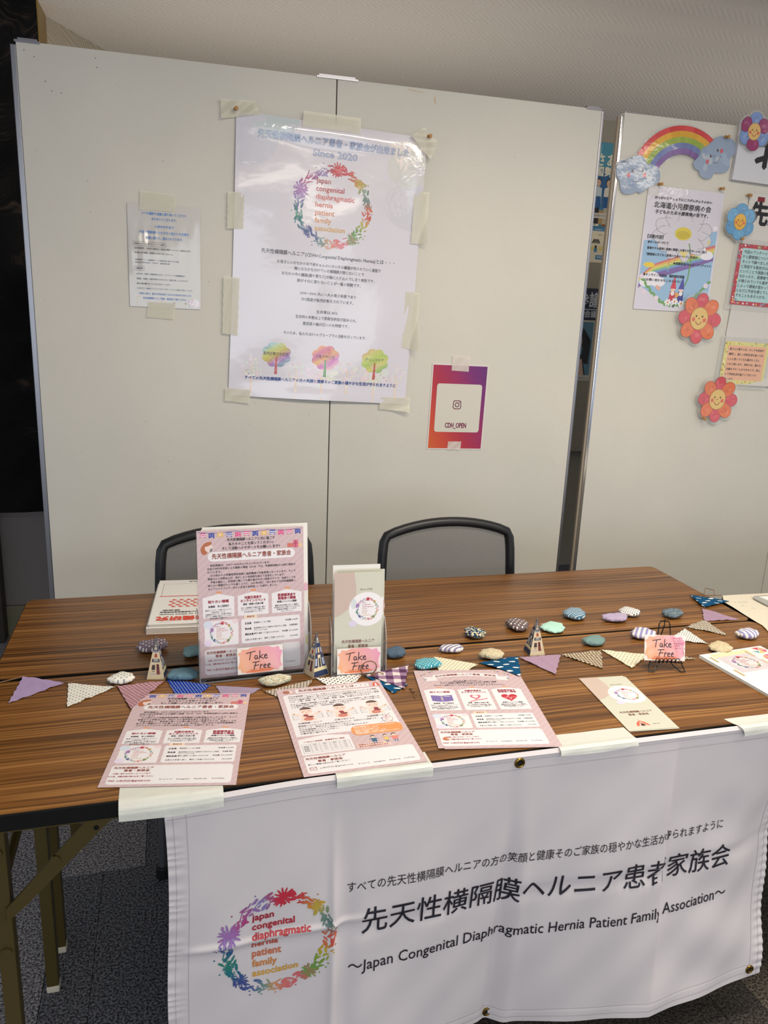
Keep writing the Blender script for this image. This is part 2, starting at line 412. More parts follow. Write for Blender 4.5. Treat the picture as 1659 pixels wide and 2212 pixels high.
# ================================================================== THE ROOM
def floor_mat(name, dark, light, sc=190):
    N = NT(mat(name, light, rough=0.75, spec=0.3)); v = N.obj()
    n = N.noise(v, sc, 3, 0.6); g = N.noise(v, 9, 3)
    s = N.math('ADD', N.math('MULTIPLY', n, 0.70), N.math('MULTIPLY', N.noise(v, 520, 2), 0.30))
    N.color(N.ramp(s, [(0.43, dark), (0.49, tuple((a+b)//2 for a, b in zip(dark, light))), (0.56, light)])); N.bump(n, 0.6, 0.002); return N.m
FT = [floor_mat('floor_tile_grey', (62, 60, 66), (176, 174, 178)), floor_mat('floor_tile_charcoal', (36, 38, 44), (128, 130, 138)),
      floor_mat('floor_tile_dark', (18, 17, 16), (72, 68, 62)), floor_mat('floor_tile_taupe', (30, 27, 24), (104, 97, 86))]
b = MB(); b.box(-4.5, 6.5, -7.0, 4.0, -0.05, -0.006)
floor = tag(b.build('floor', mat('floor_joint', (16, 16, 18), rough=0.9)), kind='structure')
meshes = {}
def tile(x0, x1, y0, y1, k):
    w_, h_ = round(x1-x0, 3), round(y1-y0, 3)
    if (w_, h_, k) not in meshes:
        q = MB(); q.box(0.0008, w_-0.0008, 0.0008, h_-0.0008, -0.006, 0)
        o = q.build('stone_tile', FT[k], floor, bevel=0.0008); meshes[(w_, h_, k)] = o.data
    else:
        o = bpy.data.objects.new('stone_tile', meshes[(w_, h_, k)]); COL.objects.link(o); o.parent = floor
    o.location = (x0, y0, 0)
rt = random.Random(3)
for r, y0 in enumerate((-2.865, -1.665, -0.465, 0.735, 1.935)):
    off = 0.057 if r % 2 == 0 else 0.26-0.0
    x = off - 0.7015*3
    i = 0
    while x < 3.2:
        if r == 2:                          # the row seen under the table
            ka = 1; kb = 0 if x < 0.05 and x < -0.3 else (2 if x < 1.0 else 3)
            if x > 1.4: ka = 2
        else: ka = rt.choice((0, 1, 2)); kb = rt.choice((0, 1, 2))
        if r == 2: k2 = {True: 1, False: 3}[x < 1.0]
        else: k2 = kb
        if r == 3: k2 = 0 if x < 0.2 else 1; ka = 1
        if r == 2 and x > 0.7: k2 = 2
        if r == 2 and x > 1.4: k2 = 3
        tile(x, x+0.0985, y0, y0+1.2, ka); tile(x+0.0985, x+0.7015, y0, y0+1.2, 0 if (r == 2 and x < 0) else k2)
        x += 0.7015; i += 1
def ceil_mat(name, rgb):
    N = NT(mat(name, rgb, rough=0.85, spec=0.2)); v = N.obj()
    mp = N.new('ShaderNodeMapping'); N.link(v, mp.inputs[0]); mp.inputs['Rotation'].default_value = (0, 0, 0.0)
    x, y, z = N.sep(mp.outputs[0])
    tri = N.math('PINGPONG', N.math('ADD', y, z), 0.085)
    n = N.noise(v, 160, 3)
    s = N.math('SINE', N.math('ADD', N.math('MULTIPLY', N.math('ADD', x, tri), 260.0), N.math('MULTIPLY', n, 1.6)))
    s = N.math('ADD', N.math('MULTIPLY', s, 0.5), 0.5); N.bump(s, 0.55, 0.0022)
    N.color(N.mix(s, L(tuple(int(c*0.955) for c in rgb)), L(rgb))); return N.m
CEIL = ceil_mat('herringbone_wallpaper', (200, 196, 194))
b = MB(); b.box(-4.5, 6.5, -7.0, 4.0, 2.435, 2.50); tag(b.build('ceiling', CEIL), kind='structure')
WALLM = ceil_mat('woven_wallpaper', (168, 158, 142))
LOWM = mat('lower_wall_paint', (120, 112, 110), rough=0.55, bump=0.4, bscale=60)
b = MB(); b.prism([(0.22, 2.83), (5.5, 2.83), (5.5, 2.98), (0.14, 2.98)], 0.705, 2.44); b.prism([(0.22, 2.89), (5.5, 2.89), (5.5, 3.0), (0.2, 3.0)], 0.0, 0.705)
tag(b.build('wall_back', mat('back_wall_paint', (150, 142, 126), rough=0.8, bump=0.3, bscale=120)), kind='structure')
b = MB(); b.prism([(-0.044, 2.35), (0.22, 2.83), (0.14, 2.98), (-0.15, 2.46)], 0.0, 2.44); tag(b.build('wall_left', WALLM), kind='structure')
b = MB(); b.box(-3.0, -0.044, 2.35, 2.46, 0.0, 0.70); tag(b.build('wall_left', LOWM), kind='structure')
b = MB(); b.box(-0.345, -0.046, 2.334, 2.35, 0.0, 0.14); tag(b.build('baseboard_left', mat('olive_baseboard', (112, 108, 84), rough=0.5), bevel=0.003), kind='structure')
b = MB(); b.box(-1.2, -0.345, 2.27, 2.35, 0.0, 0.585); tag(b.build('trim_1', mat('dark_brown_wood', (38, 26, 22), rough=0.5), bevel=0.003), kind='structure')
b = MB(); b.prism([(-0.0525, 2.198), (-0.047, 2.198), (-0.0415, 2.352), (-0.048, 2.352)], 0.60, 2.437)
tag(b.build('trim_2', mat('gold_trim', (150, 122, 62), rough=0.35, metal=0.6)), kind='structure')
def fur():
    N = NT(mat('black_fibre', (8, 7, 7), rough=0.8, spec=0.2)); v = N.obj(); x, y, z = N.sep(v)
    w0 = N.noise(v, 4.0, 2); a = N.noise(N.comb(N.math('MULTIPLY', x, 9), 0.0, N.math('ADD', N.math('MULTIPLY', z, 55), N.math('MULTIPLY', w0, 22))), 1.0, 6, 0.65)
    g = N.noise(v, 6, 2); k = N.math('MULTIPLY', a, g)
    N.color(N.ramp(k, [(0.22, (4, 4, 5)), (0.33, (15, 12, 12)), (0.45, (58, 48, 40))])); N.bump(a, 0.8, 0.01); return N.m
b = MB()
def furf(u, v):
    x = -1.6+1.5475*u; z = 0.592+1.846*v
    return (x, 2.198 - 0.010*(0.5+0.5*math.sin(z*31+math.sin(x*17)*2.2)) * (0.4+0.6*math.sin(x*9+z*5)**2), z)
b.grid(furf, 60, 90); b.box(-1.6, -0.0525, 2.20, 2.345, 0.592, 2.437)
tag(b.build('fibre_wall_panel', fur(), smooth=True), 'large black fibrous textured panel on the wall at the far left, gold edge strip beside it', 'wall panel')

# ------------------------------------------------------------------ partition boards
BR = (0, 0, -0.0168); BO = (-0.0233, 1.482)
def bpt(u, z, off=0.0):                     # point on the boards' front plane
    c, s = math.cos(-0.0168), math.sin(-0.0168)
    return (BO[0]+u*c+off*s, BO[1]+u*s-off*c, z)
def panel(p, u0, u1, z0, z1, m=None):
    q = MB(); q.box(u0, u1, 0.0, 0.028, z0, z1); return q.build('panel', m or BOARD, p, bevel=0.0015)
def post(p, u0, u1, y0, y1, z0, z1, m, nm='post'):
    q = MB(); q.box(u0, u1, y0, y1, z0, z1); return q.build(nm, m, p, bevel=0.002)
brd = thing('partition_board', 'tall off-white double-panel partition board behind the table, large wreath poster taped at its centre', 'partition board', (BO[0], BO[1], 0), BR)
panel(brd, 0.0, 0.8955, 0.25, 2.1088); panel(brd, 0.899, 1.7938, 0.25, 2.1088)
post(brd, -0.016, -0.001, 0.004, 0.040, 0.03, 2.100, ALU); post(brd, 1.7945, 1.8035, -0.001, 0.030, 0.03, 2.106, ALU)
post(brd, 0.875, 0.92, 0.029, 0.062, 0.03, 2.10, mat('dark_post', (30, 30, 32), rough=0.5))
for u0, u1, zz in ((-0.004, 0.062, 2.1088), (0.834, 0.963, 2.1088), (1.735, 1.795, 2.1088)):
    q = MB(); q.box(u0, u1, -0.0025, 0.036, zz, zz+0.0025); q.box(u0, u1, -0.0028, -0.0004, zz-0.004, zz+0.0025); q.box(u0+0.008, u1-0.008, 0.004, 0.034, zz+0.0025, zz+0.009); q.build('clip_plate', ALU, brd, bevel=0.0006)
for u in (0.02, 0.897, 1.775):
    q = MB(); q.box(u-0.02, u+0.02, -0.22, 0.26, 0.0, 0.03); q.build('foot', PLASTIC, brd, bevel=0.004)
specks = Art(); rs = random.Random(5)
for k in range(46): specks.ell(rs.uniform(10, 1780), rs.uniform(8, 1250), rs.uniform(.7, 1.8), rs.uniform(.6, 1.2), (120, 104, 90), 1, 0, 6)
for q in ((20, 22), (45, 36), (205, 22), (208, 45), (70, 95), (110, 120), (85, 118)): specks.ell(q[0], q[1], 1.7, 1.5, (90, 80, 74), 1, 0, 6)
specks.line([(1210, 22), (1212, 40)], 4, (196, 170, 136)); specks.line([(1120, 8), (1170, 12)], 3, (200, 178, 148))
specks.build('pin_holes', lambda u, v, o: (u/1000, -o, 2.1088-v/1000), brd, base=0.0001)
br2 = thing('partition_board', 'off-white partition board at the right behind chrome post, hung with rainbow and flower cutouts', 'partition board', (BO[0], BO[1], 0), BR)
panel(br2, 1.878, 2.754, 0.25, 2.109); panel(br2, 2.757, 3.652, 0.25, 2.109)
post(br2, 1.8655, 1.8765, -0.004, 0.014, 0.03, 2.096, CHROME); post(br2, 1.8565, 1.8655, 0.000, 0.014, 0.03, 2.096, mat('grey_post', (150, 138, 122), rough=0.5)); post(br2, 3.654, 3.675, -0.004, 0.034, 0.03, 2.096, CHROME)
q = MB(); q.box(1.880, 1.95, -0.0025, 0.036, 2.109, 2.112); q.build('clip_plate', CHROME, br2, bevel=0.0006)
for u in (1.87, 2.76, 3.63):
    q = MB(); q.box(u-0.02, u+0.02, -0.22, 0.26, 0.0, 0.03); q.build('foot', PLASTIC, br2, bevel=0.004)

# posters on the wall behind, seen through the gap between the boards
def wallposter(label, xc, z0, z1, art, w, h):
    t = thing('wall_poster', label, 'poster', (xc, 2.829, (z0+z1)/2))
    sheet('sheet', w, h, upright(w, h), PAPER, t)
    art.build('print', upright(w, h), t, base=0.0005); return t
A = Art(); W_, H_ = 420, 594                 # x 2.42..2.84 , z 1.74..2.318 ; local u = (x-2.42)*1000, v = (2.33-z)*1000
A.rect(0, 0, 420, 420, (60, 120, 150), 1); A.rect(0, 0, 420, 120, (74, 140, 160), 1.2); A.rect(0, 120, 420, 180, (40, 92, 140), 1.2)
for x in (150, 260): A.poly([(x, 0), (x-60, 160), (x-20, 160)], (110, 168, 176), 1.4)
A.rect(0, 330, 420, 70, (168, 140, 92), 1.6)
A.text('さあ、', 192, 88, 66, (226, 220, 196), 'c', bold=1.5); A.text('国勢調査', 232, 143, 50, (226, 220, 196), 'c', width=230, bold=1.5)
for x, hair in ((146, 0), (206, 1)):
    A.ell(x, 196, 13, 17, (206, 168, 142), 3); A.ell(x, 186, 15, 13, (36, 26, 24), 2.8); A.ell(x-11, 194, 5, 15, (36, 26, 24), 2.9)
    A.poly([(x-22, 222), (x-26, 300), (x+24, 300), (x+22, 222), (x, 212)], (190, 204, 210) if not hair else (214, 208, 196), 3)
    A.poly([(x-24, 262), (x-26, 318), (x+24, 318), (x+20, 262)], (26, 84, 140), 3.2)
    A.poly([(x-16, 318), (x-18, 400), (x+18, 400), (x+16, 318)], (26, 26, 30) if not hair else (176, 168, 150), 2.9)
    A.ell(x-9, 404, 13, 6, (220, 214, 200) if not hair else (150, 90, 50), 3.2); A.ell(x+11, 404, 13, 6, (220, 214, 200) if not hair else (150, 90, 50), 3.2)
A.rect(0, 344, 420, 26, (200, 196, 186), 4); A.text('みなさまのご回答が必要です お願いします', 200, 357, 12, (40, 40, 44), width=330, lv=5)
A.rect(0, 420, 420, 174, (226, 216, 190), 2); A.rect(0, 420, 420, 14, (40, 120, 170), 3); A.text('これからの日本をつくるデータです', 200, 427, 9, (236, 240, 240), width=260, lv=5)
A.text('5年に一度', 200, 454, 12, DARK); 
for k in range(6): A.line([(140+k*9, 496), (152+k*5, 476)], 3, (50, 50, 50), 3); A.line([(190-k*9, 496), (178-k*5, 476)], 3, (50, 50, 50), 3)
A.frame(214, 470, 34, 28, 2.5, (60, 60, 60), 3, 3)
for x in (132, 200): A.rect(x-18, 512, 46, 22, (222, 206, 130), 3, 3)
A.ell(166, 514, 7, 8, (40, 34, 34), 4); A.rect(157, 520, 18, 22, (70, 130, 170), 4, 4); A.rect(170, 556, 60, 22, (40, 120, 170), 4); A.text('国勢調査', 200, 567, 11, (236, 240, 240), lv=5)
wallposter('tall blue poster with two standing people, on the wall seen through the board gap', 2.63, 1.74, 2.325, A, 420, 594)
A = Art(); A.rect(0, 0, 420, 168, (18, 24, 52), 1); A.text('参議', 160, 66, 86, (190, 194, 200), bold=2, width=150); A.rect(0, 108, 420, 6, (170, 176, 186), 2); A.text('県議会議員', 158, 138, 40, (190, 194, 200), bold=1, width=190)
wallposter('navy blue notice with large grey characters, below the tall blue poster in the board gap', 2.63, 1.433, 1.601, A, 420, 168)
A = Art(); A.rect(0, 0, 420, 330, (196, 190, 176), 1); A.rect(14, 12, 190, 288, (86, 128, 148), 2)
A.poly([(60, 40), (150, 50), (196, 110), (190, 240), (140, 230), (150, 150), (110, 90), (60, 80)], (22, 22, 28), 3); A.ell(100, 120, 44, 60, (206, 160, 132), 3.5)
A.poly([(50, 170), (150, 190), (180, 300), (40, 300)], (34, 32, 40), 3.2); A.ell(70, 190, 46, 60, (204, 136, 44), 3.8); A.ell(76, 190, 28, 50, (190, 80, 40), 4); A.poly([(60, 250), (150, 210), (170, 300), (60, 300)], (208, 170, 150), 4.2)
A.line([(150, 60), (182, 120), (176, 200)], 4, (16, 16, 22), 4); A.line([(166, 90), (196, 150)], 3, (16, 16, 22), 4)
A.text('詳しくはこちらのページをご覧ください', 110, 316, 9, DARK, width=160, lv=5)
wallposter('cream bordered illustrated poster with black hair and orange shapes, lowest in the board gap', 2.63, 1.105, 1.435, A, 420, 330)

# ================================================================== TABLES
def rnd_uv(m):                              # grain shifts from table to table
    nt = m.node_tree
    for lk in list(nt.links):
        if lk.from_node.type == 'TEX_COORD':
            oi = nt.nodes.new('ShaderNodeObjectInfo'); va = nt.nodes.new('ShaderNodeVectorMath'); va.operation = 'ADD'
            ml = nt.nodes.new('ShaderNodeMath'); ml.operation = 'MULTIPLY'; ml.inputs[1].default_value = 37.0
            nt.links.new(oi.outputs['Random'], ml.inputs[0]); fr, to = lk.from_socket, lk.to_socket
            nt.links.new(fr, va.inputs[0]); nt.links.new(ml.outputs[0], va.inputs[1]); nt.links.new(va.outputs[0], to)
rnd_uv(WOOD)
def folding_table(label, x, y, W, D, rz=0.0, nm='folding_table'):
    t = thing(nm, label, 'table', (x, y, 0), (0, 0, rz), 'folding tables')
    q = MB(); q.prism(rrect(0, W, 0, D, 0.022, 6), 0.671, 0.6985); q.build('edge_band', BLACK, t, bevel=0.0015)
    q = MB(); q.prism(rrect(0.0022, W-0.0022, 0.0022, D-0.0022, 0.020, 6), 0.6986, TZ); q.build('tabletop', WOOD, t)
    q = MB()
    for y0 in (0.030, D-0.050): q.box(0.04, W-0.04, y0, y0+0.02, 0.648, 0.671)
    for x0 in (0.04, W-0.06): q.box(x0, x0+0.02, 0.05, D-0.05, 0.650, 0.671)
    q.build('apron_frame', OLIVE, t, bevel=0.0015)
    for sx in (0, 1):
        xx = 0.082 if sx == 0 else W-0.082; dr = 1 if sx == 0 else -1
        for yy in (0.050, D-0.045):
            q = MB(); q.box(xx-0.012, xx+0.012, yy-0.013, yy+0.013, 0.016, 0.652); lg = q.build('leg', OLIVE, t, bevel=0.002)
            q = MB(); q.box(xx-0.013, xx+0.013, yy-0.014, yy+0.014, 0.0, 0.017); q.build('rubber_foot', RUBBER, lg, bevel=0.004)
            for zz in (0.43, 0.61):
                q = MB(); q.cyl((xx, yy-0.017, zz), 0.008, 0.005, 14, 'y'); q.build('rivet', OLIVE, lg, smooth=True)
            q = MB(); a = (xx+dr*0.006, yy-0.015, 0.50); m_ = (xx+dr*0.075, yy-0.015, 0.577); c = (xx+dr*0.155, yy-0.015, 0.652)
            q.bar(a, m_, 0.0, 0.0) if False else None
            q.prism([(a[0], 0.488), (a[0]+dr*0.0, 0.512), (c[0]-dr*0.022, 0.655), (c[0]+dr*0.018, 0.655), (a[0]+dr*0.03, 0.515)][::(1 if dr < 0 else -1)], -(yy-0.0145), -(yy-0.0185), 'y')
            br_ = q.build('brace', OLIVE, t)
            q = MB(); q.cyl((m_[0]+dr*0.006, yy-0.0225, 0.590), 0.0075, 0.005, 14, 'y'); q.build('rivet', OLIVE, br_, smooth=True)
            q = MB(); q.cyl((c[0]-dr*0.012, yy-0.0195, 0.636), 0.004, 0.002, 12, 'y'); q.build('rivet', BLACK, br_, smooth=True)
        q = MB(); q.tube([(xx, 0.063, 0.545), (xx, D-0.058, 0.545)], 0.0085, 10); q.build('crossbar', OLIVE, t, smooth=True)
    return t
folding_table('front brown wood-grain folding table, white banner hanging from its front edge', 0.0, -0.0035, 1.782, 0.4375, 0.0045)
folding_table('rear brown wood-grain folding table, pushed behind the front one before the two chairs', 0.0, 0.4455, 1.782, 0.4395, 0.0)

# neighbouring table under a pale patterned cloth
folding_table('neighbouring folding table hidden under pale patterned cloth at the right', 1.80, 0.02, 1.8, 0.58, 0.0)
cl = thing('tablecloth', 'cream tablecloth with white leaf pattern on the neighbouring table at the right edge', 'tablecloth', (0, 0, 0))
def clothf(u, v):
    yv = 0.0+0.608*v
    lx = 1.740+0.035*min(1, max(0, (yv-0.32)/0.08))+0.014*min(1, max(0, (yv-0.4)/0.15))
    if v > 0.93: lx += (v-0.93)/0.07*0.03
    x = lx+(3.63-lx)*u; z = TZ+0.0028+0.0012*math.sin(x*23+yv*31)*math.sin(yv*17)
    if x < 1.80: z = max(z, TZ+0.0022)
    if u > 0.985: z -= 0.02
    return (x, yv, z)
b = MB(); b.grid(clothf, 90, 30)
nb = len(b.v)
def drop(pa, n, dep, outx, outy):           # hanging skirt
    base = len(b.v); K = 8
    for k in range(K+1):
        for i in range(n+1):
            x, y, z = pa(i/n); t = k/K; wv = 0.012*math.sin(i*0.9)*t
            b.v.append((x+outx*(0.012*min(1, t*4)+wv), y+outy*(0.012*min(1, t*4)+wv), z-dep*t))
    for k in range(K):
        for i in range(n):
            a = base+k*(n+1)+i; b.face((a, a+1, a+n+2, a+n+1))
drop(lambda t: clothf(t, 1.0), 90, 0.36, 0, 1); drop(lambda t: clothf(t, 0.0), 90, 0.5, 0, -1)
CLOTH = linen('cream_cotton', (222, 214, 196), 0.05)
b.build('cloth', CLOTH, cl, smooth=True)
A = Art(); rr = random.Random(9)
for k in range(150):
    u = rr.uniform(20, 640); v = rr.uniform(8, 590); t = rr.uniform(-.6, .9); kind = rr.random()
    if kind < .45: A.ell(u, v, rr.uniform(3, 7), rr.uniform(1.5, 3), (240, 236, 224), 1, t, 8)
    elif kind < .75: A.line([(u, v), (u+14*math.cos(t), v+14*math.sin(t))], 3, (240, 236, 224))
    else:
        for j in range(5): A.line([(u+j*6, v), (u+j*6+5, v-12)], 2.2, (240, 236, 224))
A.build('white_pattern', lambda u, v, o: (lambda p: (p[0], p[1], p[2]+0.0006+o))(clothf(0.006+u/1000/1.87, 1-v/608)), cl, maxlen=20)
tr = thing('document_tray', 'rounded grey tray holding white paper, lying on the cream cloth at the right edge', 'tray', (1.99, 0.545, TZ+0.005), (0, 0, -0.02))
q = MB(); q.prism(rrect(-0.105, 0.105, -0.065, 0.033, 0.018, 6), 0.0, 0.004); q.build('base', mat('grey_plastic', (168, 168, 164), rough=0.35), tr, bevel=0.001)
q = MB(); q.prism([(-0.086, 0.022), (-0.07, -0.055), (0.09, -0.055), (0.09, 0.022)][::-1], 0.0042, 0.0052); q.build('paper', PAPER, tr)
bl = thing('leaflet', 'white leaflet with blue printed band poking out below the grey tray', 'leaflet', (1.955, 0.50, TZ+0.0035), (0, 0, -0.62))
sheet('sheet', 110, 60, flat(110, 60), PAPER, bl, th=0.0006); Art().rect(20, 22, 88, 16, (50, 96, 150)).rect(20, 40, 88, 10, (96, 140, 180)).build('print', flat(110, 60), bl, base=0.0007)

# ================================================================== CHAIRS
def mesh_net():
    m = mat('chair_net', (98, 98, 98), rough=0.7); N = NT(m); x, y, z = N.sep(N.obj())
    a = N.math('SINE', N.math('MULTIPLY', x, 2400)); c = N.math('SINE', N.math('MULTIPLY', z, 2400)); k = N.math('MAXIMUM', a, c)
    N.link(N.math('ADD', N.math('MULTIPLY', N.math('GREATER_THAN', k, 0.35), 0.38), 0.52), N.b.inputs['Alpha']); return m
NET = mesh_net()
def make_chair(label, x, y, rz=0.0, tilt=0.0):
    t = thing('office_chair', label, 'chair', (x, y, 0), (0, 0, rz), 'mesh-back chairs behind the table')
    def bp(px, pz): return (px, 0.19+(pz-0.5)*0.10, pz)
    side = [(-0.213, 0.50), (-0.208, 0.62), (-0.203, 0.74), (-0.199, 0.776), (-0.190, 0.794)]
    arch = [(-0.190+0.38*k/14, 0.794+0.036*(1-((k/7)-1)**2)**0.9 if 0 < k < 14 else 0.794) for k in range(1, 14)]
    out = side + arch + [(-a, c) for a, c in side[::-1]]
    path = [bp(*p) for p in out] + [bp(0.12, 0.485), bp(-0.12, 0.485)]
    q = MB(); q.tube(path, 0.0145, 10, closed=True); q.build('backrest_frame', PLASTIC, t, smooth=True)
    q = MB(); pts = [bp(p[0]*0.985, p[1]-0.004) for p in out] + [bp(0.12, 0.49), bp(-0.12, 0.49)]
    c = bp(0, 0.66); base = len(q.v); q.v += [c] + pts
    for i in range(len(pts)): q.face((0, 1+i, 1+(i+1) % len(pts)))
    q.build('backrest_net', NET, t)
    q = MB(); pr = rrect(-0.225, 0.225, -0.23, 0.19, 0.06, 6); q.prism(pr, 0.425, 0.475); q.build('seat', mat('seat_fabric', (26, 26, 30), rough=0.9), t, bevel=0.012, smooth=True)
    for sx in (-1, 1):
        q = MB(); q.tube([(sx*0.17, 0.17, 0.42), (sx*0.19, 0.20, 0.50), (sx*0.20, 0.21, 0.58)], 0.011, 8); q.build('back_support', PLASTIC, t, smooth=True)
        for yy in (-0.10, 0.18):
            q = MB(); q.tube([(sx*0.205, yy*0.9, 0.43), (sx*0.218, yy, 0.03)], 0.011, 10); lg = q.build('leg', ALU, t, smooth=True)
            q = MB(); q.cyl((sx*0.2185, yy, 0.0), 0.017, 0.034, 14); q.build('foot_cap', PLASTIC, lg, bevel=0.003)
    return t
make_chair('black mesh-back office chair behind the pink flyer stand, left of the board seam', 0.522, 0.785)
make_chair('black mesh-back office chair to the right of the leaflet stand, back fully visible', 1.148, 0.785)

# ================================================================== BANNER
bn = thing('banner', 'long white vinyl banner with wreath logo and black lettering, taped along the table front', 'banner', (0, 0, 0))
BW, BH = 1200.0, 600.0
def sm(a, b_, x):
    x = min(1, max(0, (x-a)/(b_-a))); return x*x*(3-2*x)
def bmap(u, v, o):
    s = u/1000; t = min(1.0, max(0.0, v/BH))
    g = sm(0.03, 0.5, t)
    D = 0.0
    if s < 0.586: D = -0.030*t*t*sm(0.30, 0.586, s) + 0.010*g*math.sin(PI*s/0.586)
    elif s < 0.904: k = (s-0.586)/0.318; D = -0.030*t*t*(1-k) + 0.036*t*k + 0.006*g*math.sin(PI*k)
    else:
        k = (s-0.904)/0.296; st = 0.011*math.sin(PI*min(1, t*1.05))*sm(0.0, 0.010, s-0.904)
        D = 0.036*t*(1-k) - st*(1-0.3*k) - 0.034*math.sin(PI*t)**1.3*sm(0.55, 1.0, k)
    D -= 0.006*g*math.exp(-((s-0.586)/0.014)**2)                    # pinched creases
    D += 0.006*g*math.exp(-((s-0.268)/0.007)**2) - 0.005*g*math.exp(-((s-0.290)/0.018)**2) + 0.004*g*math.exp(-((s-0.618)/0.014)**2)
    D += 0.0045*math.exp(-((t-0.47+0.03*s)/0.012)**2)*sm(0, .05, s)*(1-0.92*sm(.27, .36, s)) - 0.003*math.exp(-((t-0.50+0.03*s)/0.03)**2)
    D += 0.0022*math.sin(s*41+t*9)*math.sin(t*15+s*6)*g + 0.003*math.sin(s*17-t*21)*g*sm(0.85, 1.1, s)
    D += 0.0012*math.sin(t*230+math.sin(t*40)*3)*(1-sm(0.0, 0.035, s)) + 0.0012*math.sin(t*210)*sm(1.165, 1.2, s)
    hem = 0.0016*(1-sm(0.008, 0.014, t))+0.0006*sm(.95, .96, t)
    ztop = 0.7005-0.010*(1-sm(0.0, 0.25, s))
    x = 0.326+s+0.004*math.sin(t*7)*(1-sm(0, .1, s))
    roll = 0.006*(1-sm(0, 0.012, t))
    return (x, -0.0095-D-o-hem+roll, ztop-(v/1000))
VINYL = mat('white_vinyl', (212, 206, 209), rough=0.46, spec=0.45, bump=0.12, bscale=30)
sheet('sheet', BW, BH, bmap, VINYL, bn, 400, 200, th=0.0006)
A = Art(); ST = (176, 172, 180)
for v in (13, 30): A.line([(4, v), (1196, v)], 0.9, ST)
for v in (570, 587): A.line([(4, v), (1196, v)], 0.9, ST)
for u in (12, 32, 1168, 1188): A.line([(u, 4), (u, 596)], 0.9, ST)
A.build('stitching', bmap, bn, maxlen=8, base=0.0009)
A = Art(); BL = (28, 26, 40)
A.text('すべての先天性横隔膜ヘルニアの方の笑顔と健康そのご家族の穏やかな生活が守られますように', 291, 212, 22, BL, 'l', width=752, res=2, bold=0)
A.text('先天性横隔膜ヘルニア患者家族会', 318, 285, 55, BL, 'l', width=752, res=3, bold=.25)
A.text('〜Japan Congenital Diaphragmatic Hernia Patient Family Association〜', 296, 372, 33, BL, 'l', width=777, res=2, bold=.1)
A.build('lettering', bmap, bn, base=0.0017)
A = Art(); wreath(A, 176, 293, 94, 2.4, bold=.6); A.build('floral_wreath_logo', bmap, bn, base=0.0010)
for i, (u, v) in enumerate(((19, 14), (591, 17), (1181, 17), (19, 585), (589, 584), (1169, 581))):
    c = Vector(bmap(u, v, 0.0012)); q = MB(); ring_ = []
    q.tube([(0.0076*math.cos(2*PI*k/20), 0, 0.0076*math.sin(2*PI*k/20)) for k in range(20)], [0.0024]*20, 8, closed=True)
    q.mi = 1; q.cyl((0, -0.0002, 0), 0.0058, 0.0004, 18, 'y'); g = q.build('grommet', [BRASS, mat('eyelet_hole', (10, 9, 9), rough=0.9)], bn, smooth=True); g.location = c

# masking tape from the table edge over the banner
def edge_tape(label, x0, x1, yt, zb, skew=0.0, rip=0.0, m=None):
    t = thing('masking_tape', label, 'tape', ((x0+x1)/2, 0, TZ), (0, 0, 0), 'tape strips along the table front edge')
    cx_ = (x0+x1)/2
    prof = [(yt, 0.0005), (yt*0.5, 0.0005), (0.000, 0.0009), (-0.008, 0.0022), (-0.0145, -0.0005), (-0.0165, -0.006), (-0.0172, zb-TZ)]
    def f(u, v):
        k = v*(len(prof)-1); i = min(int(k), len(prof)-2); fr = k-i
        y = prof[i][0]*(1-fr)+prof[i+1][0]*fr; z = prof[i][1]*(1-fr)+prof[i+1][1]*fr
        x = x0+(x1-x0)*u-cx_ + skew*(1-v)*(1-2*abs(u-.5))*0 + (rip*(1-v) if u < 0.5 else -rip*0.2*(1-v))*abs(1-2*u)
        zz = z - (0.010*(1-sm(0, 0.25, (x+cx_-0.326)))*sm(0.3, 0.8, v) if x0 < 0.4 else 0)
        return (x, y+0.0004*math.sin(u*11+v*5), zz+0.0003*(1+math.sin(u*13+v*9))*(v > .35) + 0.0016*math.sin(u*5+x0*9)*(v > .9))
    q = MB(); q.grid(f, 40, 24); o = q.build('strip', m or TAPE2, t, smooth=True)
    return t
edge_tape('wide crinkled tape strip at the banner\'s top left corner, reaching past its edge', 0.262, 0.416, 0.040, 0.682)
edge_tape('cream tape strip on banner top below the middle flyer, over the second crease', 0.594, 0.757, 0.030, 0.684)
edge_tape('pale tape strip on banner top right of the upper grommet, below flyer with ribbon', 0.992, 1.146, 0.034, 0.690)
edge_tape('pale tape strip holding the banner at the right edge of the picture, torn left end', 1.374, 1.53, 0.022, 0.684, rip=-0.018)

